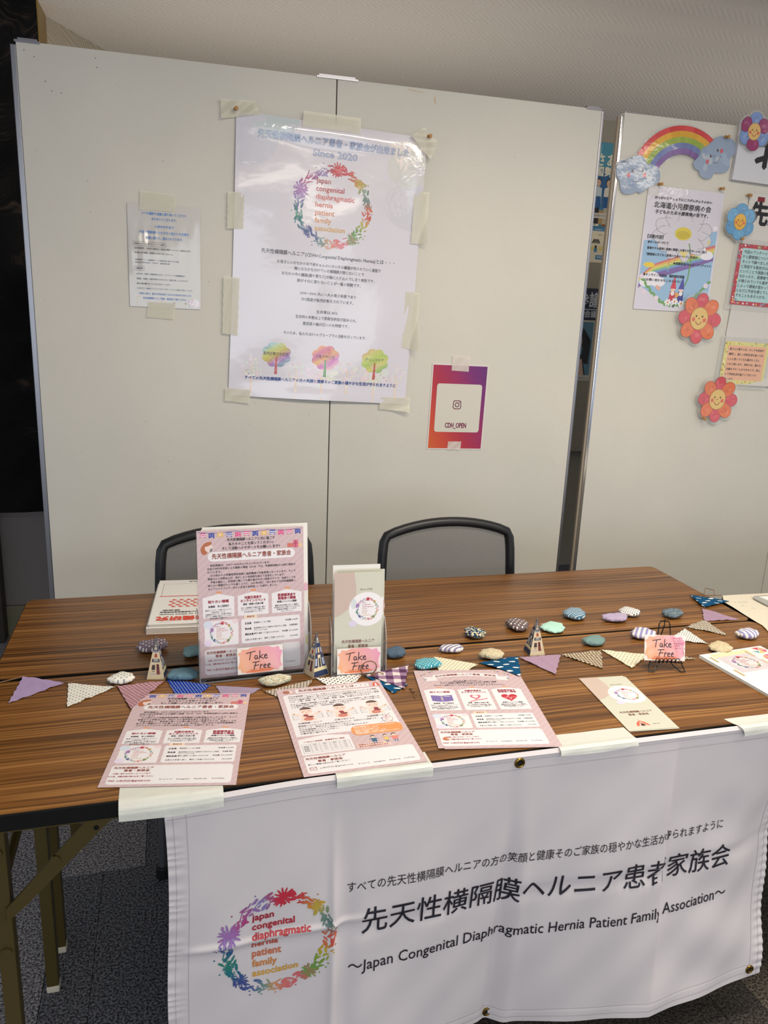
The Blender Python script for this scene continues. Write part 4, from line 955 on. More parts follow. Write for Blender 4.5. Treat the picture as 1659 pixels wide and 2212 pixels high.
q = MB(); q.box(-0.30, 0.30, -0.019, -0.002, -0.098, 0.098); q.build('foam_board', mat('foam_board', (206, 206, 212), rough=0.5), WS, bevel=0.001)
A = Art(); A.text('北', 138, 98, 122, (30, 28, 34), bold=5, res=3); A.build('lettering', lambda u, v, o: (u/1000-.30, -.019-o, .098-v/1000), WS)
BP = on_board('wall_chart', 'long crumpled white paper sheet pinned at the right edge, bearing a large black character', 'paper sheet', 2.60, 1.55, 0.030, 0.001)
def cmap(u, v, o):
    s = u/400; t = v/680; return (u/1000-.2, -o-0.003-0.003*abs(math.sin(t*9+s*3))-0.004*sm(.9, 1, t), .34-v/1000)
sheet('sheet', 400, 680, cmap, mat('creased_paper', (208, 204, 200), rough=0.6, bump=0.4, bscale=14), BP, 20, 60)
A = Art(); A.rect(34, 10, 30, 17, (130, 34, 44), 1); A.text('先天', 12, 72, 84, (30, 28, 34), 'l', bold=3.5, res=3)
A.build('lettering', cmap, BP, base=.0006)
def msg(label, x, z, w_, h_, bg_, bd, lines, sz, pins_=()):
    t = on_board('message_sheet', label, 'notice', x, z, 0.030, 0.0085); m_ = upright(w_, h_)
    q = MB(); q.box(-w_/2000-.018, w_/2000+.018, -0.0006, 0, -h_/2000-.018, h_/2000+.018); q.build('laminate_film', FILM, t)
    A = Art(); A.rect(0, 0, w_, h_, bd[0], 6); r_ = random.Random(2)
    for k in range(70):
        side = r_.random()
        x_, y_ = (r_.uniform(2, 16), r_.uniform(2, h_-2)) if side < .5 else (r_.uniform(2, w_-2), r_.choice((r_.uniform(2, 12), h_-r_.uniform(2, 12))))
        A.ell(x_, y_, r_.uniform(2, 5), r_.uniform(2, 4), r_.choice(bd[1]), 6.4, r_.random(), 9)
    A.rect(16, 14, w_-10-16, h_-28, bg_, 7)
    for i, tx in enumerate(lines): A.text(tx, 24-i*.6, 28+i*(h_-44)/max(1, len(lines)-1)*1.0, sz, (40, 40, 48), 'l', lv=9, bold=.25)
    A.build('print', m_, t, ink_gloss()); return t
msg('light blue message sheet with red floral border at the right edge of the picture', 2.515, 1.612, 250, 214, (170, 204, 206), ((176, 46, 60), [(226, 210, 214), (210, 196, 90), (120, 160, 190), (220, 120, 130), (110, 130, 80)]),
    ['今回のアンケートで、初めて', 'りと膠原病について知りました。', 'ネットで調べましたが、小児期', 'に発症する割合が20万人に1人', 'ということで周囲の理解も得られ', 'なかったり、周環境では周囲の理', 'が得られていても進学や就職', 'によって環境が変わってしまうこ', 'となどに不安を感じてしまったり', 'することもあるのかな、と思いまし', 'た。'], 13)
msg('orange message sheet with yellow floral border, below the light blue one', 2.490, 1.295, 196, 156, (226, 172, 140), ((216, 206, 130), [(226, 190, 60), (150, 180, 130), (196, 150, 80), (236, 226, 170)]),
    ['皆さんの周りには、少しでも症状が', '緩和し、楽しい学校生活を送ってほ', 'しいと思っている人達がたくさん', 'いると思います。学校では、様々な', '支援をすることができるので、安心', 'して学校生活を過ごしてほしいと', '思います。'], 9.6)
pin('cork push pin above the large black character, top of the long white sheet', 2.398, 1.886, 0.006); pin('cork push pin at the upper left of the light blue message sheet', 2.384, 1.738, 0.014); pin('pale push pin on the lowest flower cutout\'s bottom petal', 2.333, 1.088, 0.018)

# ================================================================== PRINTED FLYERS
WH = (226, 224, 228); RED = (150, 40, 62); BRN = (140, 70, 60); K2 = (60, 52, 60); PKP = (206, 190, 194)
def foot_panel(A, wide=True, girl=False):
    A.rect(9, 239, 192, 52, WH, 1, 6)
    x = 44
    A.text('先天性横隔膜ヘルニア', x, 246.5, 6.4, BRN, width=62, bold=.25); A.text('患者・家族会', x+6, 254, 6.4, BRN, width=40, bold=.25)
    if girl: A.ell(20, 267, 7, 6, (196, 120, 84), 2); A.ell(25, 268, 5, 4, (232, 206, 192), 2.3)
    A.text('お問い合わせはホームページまで', x+(6 if girl else 0), 262.5, 4.4, RED, width=58, bold=.1); A.text('その他、活動内容は各SNSをご覧ください', x+(4 if girl else 0), 270, 4.4, RED, width=70, bold=.1)
    A.text('Mail  jcdh0525@gmail.com', x, 281, 5.2, RED, width=64, bold=.2); A.line([(30, 284), (76, 284)], .4, RED, 2)
    for xx, t in ((96, 'ホームページ'), (123, 'Instagram'), (150, 'Facebook'), (177, 'YouTube')): A.text(t, xx+3, 279, 4.6, K2, width=20, bold=.05)
def table_panel(A):
    A.rect(10, 181, 66, 52, WH, 1, 3); A.ell(17, 188, 9, 8, (206, 214, 230), 1.3); A.ell(70, 185, 6, 5, (226, 206, 214), 1.3); A.ell(16, 226, 8, 7, (222, 210, 232), 1.3)
    wreath(A, 43, 207, 22, 1.3)
    A.rect(88, 174, 26, 9, (232, 210, 186), .8, 4); A.text('参加方法', 101, 178.2, 4.6, BRN, width=15, bold=.1, lv=3)
    A.rect(82, 182, 119, 51, WH, 1, 4)
    for i, (a, b_, c, wa, wb, wc) in enumerate((('正会員', '患者様もしくはご家族', '年会費 3,000円', 13, 34, 25), ('準会員', '胎児診断をされたご妊娠中の方及びそのご家族', '年会費 無料', 13, 66, 17), ('賛助会員', '賛同し継続してご協力いただける方', '年会費 1口 3,000円', 17, 50, 32), ('スポットサポーター', '賛同しご支援いただける方', '1口 500円', 34, 40, 16))):
        y = 192+i*11.3
        A.text(a, 89, y, 4.6, K2, 'l', width=wa, bold=.18); A.text(b_, 107 if i < 3 else 128, y-.5, 3.8, K2, 'l', width=wb, bold=.05); A.text(c, 196, y-.8, 4, K2, 'r', width=wc, bold=.08)
    A.text('グリーフケアの方', 107, 207.5, 3.8, K2, 'l', width=26, bold=.05)
def houses(A, y0, y1, tall=False):
    for i, x in enumerate((8, 76, 144)):
        A.poly([(x, y0+7), (x, y1), (x+61, y1), (x+61, y0+7), (x+30.5, y0)], WH, 1); A.poly([(x+27, y0-5), (x+27, y0-1), (x+36, y0-1), (x+38, y0-4)], (222, 150, 100), 1.2)
    T = (((('知りたい情報', 40),), '会報誌　年２回発行', ('医学について、子育てについて、', '入院生活について…', '当事者だからこそ、私達が本当に', '知りたい情報が詰まっています。', '毎号充実の内容です。')),
         ((('対面交流会や', 34), ('オンラインイベント', 50)), '患者・家族の交流の場', ('年に１回程度の対面交流の場や', 'オンラインイベントで顔の見え', 'る交流を続けています。')),
         ((('医療講演会や', 36), ('勉強会の開催', 36)), '疾患についての理解', ('講師を招き疾患の正しい理解や', '合併症や日々の困りごとに対する', '勉強会を開催しています。', '（オンライン）')))
    h = y1-y0
    for i, (hd, sub, body) in enumerate(T):
        cx = 38.5+i*68
        for j, (tx, wd) in enumerate(hd): A.text(tx, cx, y0+(12 if len(hd) > 1 else 16)+j*6.6, 6.6, RED, width=wd, bold=.35)
        A.text(sub, cx, y0+(h-27 if tall else 25.5), 4.8, K2, width=40, bold=.18)
        for j, tx in enumerate(body): A.text(tx, cx, y0+(h-20 if tall else 33)+j*(3.7 if tall else 4.1), 3.5, K2, width=min(52, 3.45*len(tx)), bold=.05)
def flyer_a():
    A = Art()
    pts = [(3+204*k/24, 3+2.4*abs(math.sin(k*PI/8))) for k in range(25)]; A.line(pts, .8, (70, 70, 140), 1)
    cols = [(206, 90, 140), (70, 80, 160), (222, 180, 110), (84, 92, 170), (214, 90, 140)]
    for k in range(12):
        x = 6+k*17; y = 4+2*abs(math.sin((k+.3)*PI/2.7)); c = cols[k % 5]
        A.poly([(x, y), (x, y+10), (x+5.5, y+7.5), (x+11, y+10), (x+11, y)], c, 1.4)
        if k % 5 in (0, 3): A.rect(x, y+2.5, 11, 1.5, WH, 2); A.rect(x, y+6, 11, 1.5, WH, 2)
        elif k % 5 in (1, 4):
            for q in ((3, 4), (7, 7), (8, 3)): A.ell(x+q[0], y+q[1], .8, .8, WH, 2, 0, 6)
        else: A.ell(x+5.5, y+4.5, 1.8, 1.6, WH, 2, 0, 8)
    A.ell(14, 38, 7, 10, (176, 104, 72), 1.2); A.ell(23, 35, 8, 8, (226, 204, 200), 1.4); A.ell(20, 27, 9, 4, (176, 104, 72), 1.6, -.3); A.ell(27, 39, 2.4, 4, (120, 120, 126), 1.7, .5)
    A.rect(177, 33, 12, 8, (200, 110, 100), 1.2); A.rect(189, 27, 10, 15, (206, 104, 130), 1.3); A.rect(193, 27, 1.4, 15, (150, 60, 90), 1.5); A.rect(189, 33, 10, 1.2, (150, 60, 90), 1.5); A.rect(200, 34, 7, 8, (222, 190, 150), 1.2)
    A.text('先天性横隔膜ヘルニアと共に過ごす', 105, 20.5, 6.6, K2, width=94, bold=.15); A.text('私たちのことを知ってください♪', 105, 29, 6.6, K2, width=88, bold=.15); A.text('そして活動へのサポートをお願いします!!', 105, 37.5, 6.6, K2, width=114, bold=.15)
    A.rect(20, 43, 172, 19, WH, 1, 9.5); A.text('先天性横隔膜ヘルニア患者・家族会', 106, 52.5, 11.5, BRN, width=156, bold=.35, res=2)
    for i, (x, tx, wd) in enumerate(((24, '発生頻度は、2000〜5000人に1人といわれています。', 118), (19, '日本小児外科学会による最新の調査（2018）では、年間発症数は168例と報告さ', 174), (19, 'れています。', 27), (24, '2015年から小児慢性特定疾病と指定難病の対象疾患となっています。そして', 169),
            (19, '患者さんの半数以上が、何かしらの合併症を抱えて生活をしています。', 152), (24, '予後も幅広く、合併症に関しても個人差が大きい疾患ですので、当会としても', 169), (19, '知りたい情報が少しでも届くように、2021年4月に「共に歩もう先天性横隔膜ヘ', 174), (19, 'ルニアハンドブック〜日々の生活や合併症〜」を発行しました。', 137))):
        A.text(tx, x, 70+i*6.7, 5.0, K2, 'l', width=wd, bold=.08)
    houses(A, 127, 175); table_panel(A); foot_panel(A); return A
def flyer_c():
    A = Art()
    for s in (0, 1):
        X = (lambda x: x) if s == 0 else (lambda x: 210-x)
        A.line([(X(2), 26), (X(14), 22), (X(28), 12), (X(40), 2)], .5, (190, 160, 110), 1)
        for x, y, c in ((6, 24, (226, 170, 110)), (13, 22, (130, 90, 150)), (20, 17, (130, 150, 110)), (27, 13, (226, 190, 120)), (32, 9, (120, 100, 160)), (38, 4, (130, 150, 110))): A.poly([(X(x-2.5), y), (X(x), y+5), (X(x+2.5), y)], c, 1.2)
    def fy(x): return 30-11*(1-((x-105)/72)**2)
    n = 20; P1 = [(36+138*k/n, fy(36+138*k/n)-6) for k in range(n+1)]; P2 = [(36+138*(n-k)/n, fy(36+138*(n-k)/n)+9) for k in range(n+1)]
    A.poly([(14, 32), (22, 40), (18, 50), (44, 46), (40, 30)], (222, 218, 222), .8); A.poly([(196, 32), (188, 40), (192, 50), (166, 46), (170, 30)], (222, 218, 222), .8)
    for k in range(n): A.poly([P1[k], P2[n-k], P2[n-k-1], P1[k+1]], WH, 1.2)
    A.text('先天性横隔膜ヘルニア患者・家族会', 105, 30, 8.2, BRN, width=128, bold=.3, res=2, fn=lambda x, y: (x, y+fy(x)-30+2))
    for i, (tx, wd) in enumerate((('私たちの願いはただ一つ', 58), ('すべての先天性横隔膜ヘルニアの方の笑顔と健康', 118), ('そのご家族の穏やかな生活が守られますように。', 116), ('私たちの活動が少しでもあなたさまのお役に立てますように。', 146))): A.text(tx, 105, 49+i*5.6+(2 if i == 3 else 0), 4.6, K2, width=wd, bold=.1)
    houses(A, 80, 168, tall=True)
    A.poly([(18, 108), (36, 111), (36, 135), (18, 131)], (120, 104, 168), 2); A.poly([(41, 111), (60, 108), (60, 131), (41, 135)], (120, 104, 168), 2); A.poly([(36, 111), (41, 111), (41, 135), (36, 135)], (150, 136, 190), 2.1); A.rect(45, 113, 11, 1.6, WH, 2.4); A.ell(38.5, 122, 1.4, 4, (222, 200, 120), 2.5)
    def heart(cx, cy, s, c, lv): A.poly([(cx+s*16*math.sin(t)**3/16, cy-s*(13*math.cos(t)-5*math.cos(2*t)-2*math.cos(3*t)-math.cos(4*t))/16) for t in [2*PI*k/28 for k in range(28)]], c, lv)
    heart(106, 117, 11, (206, 104, 124), 2); heart(106, 116, 6.5, WH, 2.3); A.line([(92, 136), (104, 130), (116, 128), (128, 124)], 3.4, (214, 136, 148), 2.1)
    heart(174, 120, 16, (190, 44, 62), 2); A.line([(158, 122), (168, 122), (171, 114), (175, 129), (178, 120), (190, 121)], .9, (240, 220, 220), 2.5)
    table_panel(A); foot_panel(A, girl=True); return A
def flyer_b():
    A = Art(); A.rect(36, 6, 148, 16, WH, 1, 3); A.text('先天性横隔膜ヘルニアとは・・・', 110, 14, 10.5, BRN, width=136, bold=.35, res=2)
    A.ell(18, 14, 7, 6, (166, 104, 84), 1.4, .3); A.ell(26, 14, 4, 5, (232, 210, 200), 1.3)
    A.poly([(190, 22), (194, 10), (198, 5), (202, 10), (206, 22)], (206, 90, 66), 1.4); A.poly([(195.5, 22), (197, 10), (199, 10), (200.5, 22)], WH, 1.6)
    A.rect(9, 26, 192, 152, WH, 1, 6); A.rect(9, 172, 96, 6, WH, 1.1)
    for i, (tx, wd) in enumerate((('先天性横隔膜ヘルニアとは、お母さんのおなかの中で赤ちゃんのいろいろな臓器', 176), ('が作られていく過程で、胸とおなかを分けている横隔膜が閉じないことで、おな', 178), ('かの中の臓器が胸に入り込んでしまう病気です。胸の中に入り込むおなかの臓器', 178), ('には、小腸、結腸、胃、十二指腸、脾臓、腎臓、肝臓などがあります。', 160))): A.text(tx, 18, 34+i*6.6, 4.8, (96, 84, 92), 'l', width=wd, bold=.08)
    for i, (tx, wd) in enumerate((('おなかの臓器が横隔膜の穴を通して胸の中に入り込む時期が、肺の発育にお', 174), ('ける重要な時期と一致するため、臓器による肺の圧迫によって肺が十分育たない', 176), ('ことが一番の問題で、「肺低形成」といいます。', 112))): A.text(tx, 18, 64+i*6.6, 4.8, (96, 84, 92), 'l', width=wd, bold=.08)
    SK = (232, 208, 196); OL = (150, 110, 104)
    for i, (x, nm, wd) in enumerate(((42, '右横隔膜ヘルニア', 44), (106, '正常な赤ちゃん', 38), (170, '左横隔膜ヘルニア', 44))):
        A.poly([(x-15, 128), (x-12, 108), (x-8, 104), (x+8, 104), (x+12, 108), (x+15, 128)], SK, 2)
        A.ell(x-18, 103, 9, 3, SK, 1.9, .5); A.ell(x+18, 103, 9, 3, SK, 1.9, -.5); A.ell(x-25, 99, 3.5, 3.5, SK, 1.9); A.ell(x+25, 99, 3.5, 3.5, SK, 1.9)
        A.ell(x, 92, 12, 12, SK, 2.2, 0, 18); A.poly([(x+12*math.cos(t), 90+11.5*math.sin(t)-1) for t in [PI+PI*k/12 for k in range(1, 12)]] + [(x+8, 83), (x, 84.5), (x-8, 83)], (104, 80, 76), 2.5)
        for sx in (-1, 1): A.ell(x+sx*4.4, 92, 2.2, .6, (90, 66, 62), 2.6); A.ell(x+sx*7, 96, 2, 1.3, (226, 160, 150), 2.6)
        A.ell(x, 97.5, 1.6, .8, (200, 100, 100), 2.7)
        A.ell(x-3+i*3, 108, 5, 4, (150, 60, 70), 2.6); A.ell(x+4, 114, 7, 3, (120, 50, 56), 2.7); A.ell(x, 121, 9, 6, (206, 130, 116), 2.8); A.frame(x-7, 117, 14, 8, .8, (170, 90, 84), 3, 3)
        for sx in (-1, 1):
            for j in range(3): A.line([(x+sx*16, 108+j*6), (x+sx*24, 107+j*6)], .4, (90, 80, 84), 2.8); A.text('肺胃腸'[j], x+sx*27, 107+j*6, 3, (90, 80, 84))
        A.text(nm, x, 135, 6.0, (120, 96, 100), width=wd, bold=.12)
    for i, (tx, wd) in enumerate((('横隔膜に穴があられる割合は左側が約90％で、右側は10％程度です。', 148), ('今のところ、原因ははっきりしていません。', 98), ('先天性横隔膜ヘルニアの特徴として下記が挙げられます。', 128), ('①胎児診断されることが多い。', 70), ('②重症度に幅がある。', 50))): A.text(tx, 18, 144+i*6.4, 4.8, (96, 84, 92), 'l', width=wd, bold=.08)
    wreath(A, 183, 150, 11, .8); A.ell(168, 146, 3, 3, (206, 222, 230), 1.6); A.ell(170, 158, 3, 2.5, (216, 206, 230), 1.6)
    A.rect(108, 163, 94, 32, (224, 150, 92), 2.4, 12)
    for i, tx in enumerate(('発生頻度は、2,000〜5,000人に', '1人といわれています。', '日本小児外科学会による', '最新の調査（2018）では、', '年間発症数は168例と報告されています。')): A.text(tx, 114, 168.5+i*5.3, 4.3, (246, 236, 226), 'l', lv=5, bold=.12, width=min(80, 4.1*len(tx)))
    A.poly([(9, 188), (9, 237), (101, 237), (101, 188), (58, 179)], WH, 1.2); A.text('1つ以上の合併症・後遺症をもつ割合', 55, 197, 4.6, BRN, width=72, bold=.15)
    for k in range(7): A.line([(13, 204+k*4.6), (97, 204+k*4.6)], .35, K2, 2)
    for x in (13, 28, 44, 62, 79, 97): A.line([(x, 204), (x, 231.6)], .35, K2, 2)
    for r in range(5):
        for c, x in enumerate((20, 36, 53, 70, 88)): A.text(('横隔膜', '128', '60.4', '74.2', '54.8')[c] if r else ('', '1歳児', '6歳児', '12歳児', '15歳')[c] or ' ', x, 206.5+r*4.6, 3, K2)
    for x, c, s in ((140, (60, 100, 130), 1), (162, (222, 190, 110), .8), (178, (226, 130, 120), 1.1)):
        A.ell(x, 203, 4*s, 4*s, (64, 40, 36), 2.4); A.ell(x, 205, 3.4*s, 3.2*s, (232, 200, 180), 2.6); A.poly([(x-4*s, 209), (x-5*s, 219), (x+5*s, 219), (x+4*s, 209)], c, 2.5); A.line([(x-8*s, 211), (x-3*s, 210)], 1.6, c, 2.5); A.line([(x+8*s, 211), (x+3*s, 210)], 1.6, c, 2.5); A.line([(x-2*s, 219), (x-2*s, 226)], 1.8, (80, 110, 150), 2.4); A.line([(x+2*s, 219), (x+2*s, 226)], 1.8, (80, 110, 150), 2.4)
    A.rect(106, 222, 60, 13, (222, 192, 184), 1.4, 3); A.text('年齢以上のお子どもに', 109, 225.6, 4.2, BRN, 'l', width=44, bold=.15); A.text('何らかの合併症があります', 109, 231.5, 4.2, BRN, 'l', width=52, bold=.15)
    A.rect(9, 241, 192, 50, WH, 1, 6); A.text('先天性横隔膜ヘルニア', 46, 249, 7, BRN, width=68, bold=.25); A.text('患者・家族会', 52, 258, 7, BRN, width=42, bold=.25); A.text('詳しい情報は各SNSをご覧ください', 48, 266, 4.6, K2, width=70, bold=.05)
    A.frame(14, 274, 11, 8, .8, RED, 2, 1); A.line([(14, 274), (19.5, 279), (25, 274)], .8, RED, 2); A.text('jcdh0525@gmail.com', 30, 278, 5.6, K2, 'l', width=56)
    for xx, t in ((104, 'ホームページ'), (131, 'Instagram'), (158, 'Facebook'), (183, 'YouTube')): A.text(t, xx, 280, 4.6, K2, width=19, bold=.05)
    return A
A_A, A_B, A_C = flyer_a(), flyer_b(), flyer_c()
def tilted(w_, h_, z0, z1, curl=0.0):       # lying on the table, far edge resting on the bunting
    def f(u, v, o):
        t = 1-v/h_; s = u/w_
        return (u/1000-w_/2000, h_/2000-v/1000, z0+(z1-z0)*t+curl*(abs(s-.5)*2)**3+o)
    return f
def flyer(label, x, y, rot, art, z0, z1, grp='A4 flyers lying on the front table', w_=210, h_=297, m=None, curl=0.0, sheets=1):
    t = thing('flyer', label, 'flyer', (x, y, TZ), (0, 0, rot), grp); f = tilted(w_, h_, z0, z1, curl)
    sheet('sheet', w_, h_, f, m or PINK, t, 8, 10, th=0.0003)
    if art: art.build('print', f, t, maxlen=24, base=0.0004, step=0.00006)
    return t
flyer('pink flyer lying leftmost on the front table, dusty rose flag over its corner', 0.3584, 0.163, -0.1746, A_A, 0.0016, 0.0030)
flyer('pink flyer with three baby drawings and orange bubble, lying on the table', 0.6451, 0.1467, 0.0161, A_B, 0.0016, 0.0030)
flyer('pink flyer peeking out beneath the ribbon-title flyer, its right edge showing', 0.921, 0.158, -0.165, None, 0.0014, 0.0014)
flyer('pink flyer with ribbon title, purple book and red heart drawings, rightmost of the A4 flyers', 0.910, 0.1625, -0.160, A_C, 0.0019, 0.0024)
def leaflet_art(full=True):
    A = Art(); C1 = (196, 178, 168)
    P_ = [(0, 0), (0, 74)] + [(46*(k/10)**.8, 74-10*(k/10)-22*(k/10)**2.4) for k in range(1, 11)] + [(47, 30), (43, 12), (42, 0)]
    A.poly([(0, 0), (0, 94), (14, 88), (30, 76), (40, 62), (45, 46), (45, 28), (42, 12), (41, 0)], C1, .6)
    A.poly([(min(99.4, 68+38*math.cos(-2*PI*k/30)), 78+36*math.sin(-2*PI*k/30)) for k in range(30)], (232, 232, 236), 1); A.ell(40, 66, 6, 11, (206, 216, 220), 1.4); A.ell(38, 108, 9, 7, (212, 206, 226), 1.4)
    wreath(A, 68, 78, 23, 1.4)
    A.text('Since 2020', 66, 36, 6, (110, 96, 90), width=26); A.text('先天性横隔膜ヘルニア', 50, 146, 7.6, (130, 84, 76), width=68, bold=.15); A.text('患者・家族会', 50, 156, 7.6, (130, 84, 76), width=42, bold=.15)
    if full:
        A.poly([(24, 196), (30, 184), (38, 178), (46, 184), (52, 196)], (206, 100, 72), 1); 
        for a in (30, 37.5, 44): A.poly([(a, 196), (38, 180), (a+2.5, 196)], (236, 226, 214), 1.4)
        A.line([(38, 178), (38, 173)], .8, (206, 100, 72)); A.ell(38, 193, 4, 4, (60, 50, 50), 1.6); A.text('About', 66, 192, 4.6, (120, 104, 98), width=14)
    return A
LEAFP = mat('sage_paper', (202, 203, 188), rough=0.5)
flyer('sage and beige folded leaflet poking out under its twin on the front table', 1.2075, 0.1175, -0.085, None, 0.0005, 0.0008, 'sage leaflets lying on the table', 100, 210, LEAFP)
flyer('sage and beige folded leaflet with wreath circle, lying on top on the front table right', 1.2044, 0.1199, -0.068, leaflet_art(), 0.0012, 0.0016, 'sage leaflets lying on the table', 100, 210, LEAFP)

A = Art()
A.text('Message', 132, 128, 13, (96, 92, 100), slant=.25, width=56, bold=.2)
for i, tx in enumerate(('Thank you and families are always with you', 'Foundation for congenital hernia patients', 'This work supports our small children')): A.text(tx, 60, 148+i*7.5, 5, (90, 88, 96), 'l', width=110)
for i, tx in enumerate(('It is a great pleasure to share', 'with every family and friend')): A.text(tx, 70, 180+i*7.5, 5, (90, 88, 96), 'l', width=96)
A.rect(24, 6, 104, 22, (226, 212, 170), .8)
for k in range(12): A.line([(26+k*8, 6), (34+k*8, 28)], .9, (240, 234, 214), 1.2)
for k in range(3): A.line([(24, 10+k*6), (128, 10+k*6)], .7, (240, 234, 214), 1.3)
A.rect(28, 24, 96, 76, (206, 198, 204), 2)
for k in range(60): A.ell(rr.uniform(31, 121), rr.uniform(27, 97), 1.2, .8, (176, 160, 176), 2.3, rr.random(), 6)
A.ell(76, 62, 38, 30, (216, 210, 214), 2.6, 0, 24); wreath(A, 76, 62, 29, 1.4, lv=3.4)
GLD = (190, 170, 128)
for x, y, a, b_ in ((12, 18, 6, 26), (118, 14, 6, 30), (16, 84, 6, 30), (120, 60, 5, 24)): A.rect(x, y, a, b_, GLD, 3)
rr2 = random.Random(3); PCOL = [(206, 92, 130), (222, 196, 120), (120, 170, 176), (240, 226, 210), (200, 60, 90), (226, 150, 110)]
A.rect(134, 2, 46, 108, (228, 224, 222), .9)
for i in range(3):
    cy_ = 20+i*36; cx_ = 157
    for k in range(6):
        a = k*PI/3; A.poly([(cx_, cy_), (cx_+21*math.cos(a), cy_+16*math.sin(a)), (cx_+21*math.cos(a+PI/3), cy_+16*math.sin(a+PI/3))], PCOL[(k+i*2) % 6], 1.6)
        A.line([(cx_, cy_), (cx_+21*math.cos(a), cy_+16*math.sin(a))], 1.2, (240, 236, 234), 2)
for k, nm in enumerate(('lowest white message flyer of the stack at the right edge', 'middle white message flyer of the stack at the right edge', 'top white message flyer of the stack, with wreath picture and coloured triangles')):
    ox = .0012*(2-k)
    t = thing('flyer', nm, 'flyer', (1.5940-ox*.5, 0.1562-ox*.9, TZ), (0, 0, 0.0985+0.004*(2-k)), 'message flyers stacked at the right')
    f = tilted(182, 257, 0.0006+k*0.0022, 0.0006+k*0.0022); sheet('sheet', 182, 257, f, PAPER, t, 2, 2, th=0.0005)
    if k == 2: A.build('print', f, t, base=0.0006)

# ---- journal pile
jt = thing('journal', 'thick white journal under the issue with red title, back left of the flyer stand', 'journal', (0.4065, 0.7585, TZ), (0, 0, -0.0825), 'white journals in a pile')
q = MB(); q.box(-.105, .105, -.1485, .1485, 0.0008, 0.0135); q.build('page_block', mat('page_edges', (214, 206, 196), rough=0.8, bump=0.4, bscale=700), jt)
q = MB(); q.box(-.1055, .1055, -.149, .149, 0, 0.0008); q.box(-.1055, .1055, -.149, .149, 0.0135, 0.0143); q.box(-.1063, -.1055, -.149, .149, 0, 0.0143); q.build('cover', PAPER, jt)
j2 = thing('journal', 'white journal with upside-down red title and red leaf shapes, on top of pile', 'journal', (0.4095, 0.764, TZ+0.0146), (0, 0, -0.0825+PI), 'white journals in a pile')
q = MB(); q.box(-.104, .104, -.1475, .1475, 0.0005, 0.0052); q.build('page_block', MATS['page_edges'], j2)
jm = lambda u, v, o: (u/1000-.105, .1485-v/1000, 0.0055+0.0035*sm(.35, 1.0, 1-u/210)*(1-v/297)+o)
sheet('cover', 210, 297, jm, PAPER, j2, 12, 12, th=0.0006)
A = Art(); JR = (214, 72, 50)
A.text('小児保健研究', 107, 34, 27, JR, width=176, bold=1.3, res=2); A.text('The Journal of Child Health', 120, 58, 8, (60, 56, 60), width=140, bold=.3); A.text('第72回日本小児保健協会学術集会', 130, 72, 8, (60, 56, 60), width=120, bold=.3); A.text('講演集', 165, 84, 7, (60, 56, 60), width=40, bold=.3); A.text('ISSN 0037-4113', 176, 12, 4, (120, 116, 120))
for i in range(5):
    for k in range(7): A.ell(60+k*17+(i % 2)*7, 108+i*11, 6, 3.6, JR, 1.4, .3); A.ell(60+k*17+(i % 2)*7-3, 107+i*11, 2.4, 1.4, (236, 180, 164), 1.6, .3)
A.rect(40, 176, 160, 4, JR, 1); A.line([(196, 180), (196, 268)], .8, (120, 116, 120)); A.line([(40, 268), (196, 268)], .6, (170, 166, 170)); A.text('日本小児保健協会', 90, 284, 6, (60, 56, 60), width=90, bold=.2)
A.text('目次　研究報告　総説', 190, 222, 3.6, (90, 86, 90)) if False else None
A.build('print', jm, j2, maxlen=30, base=0.0008)
yl = thing('paper_clip', 'yellow wire loop clipped at the journal pile\'s left edge', 'clip', (0.3155, 0.865, TZ+0.012), (0, 0, -0.1))
q = MB(); q.tube([(0.012, 0.020, 0), (0.0, 0.018, 0.0005), (-0.006, 0.006, 0), (-0.0075, -0.010, -0.0005), (-0.004, -0.014, 0), (0.010, -0.013, 0)], 0.0013, 8); q.build('wire', mat('yellow_plastic', (226, 196, 52), rough=0.4), yl, smooth=True)

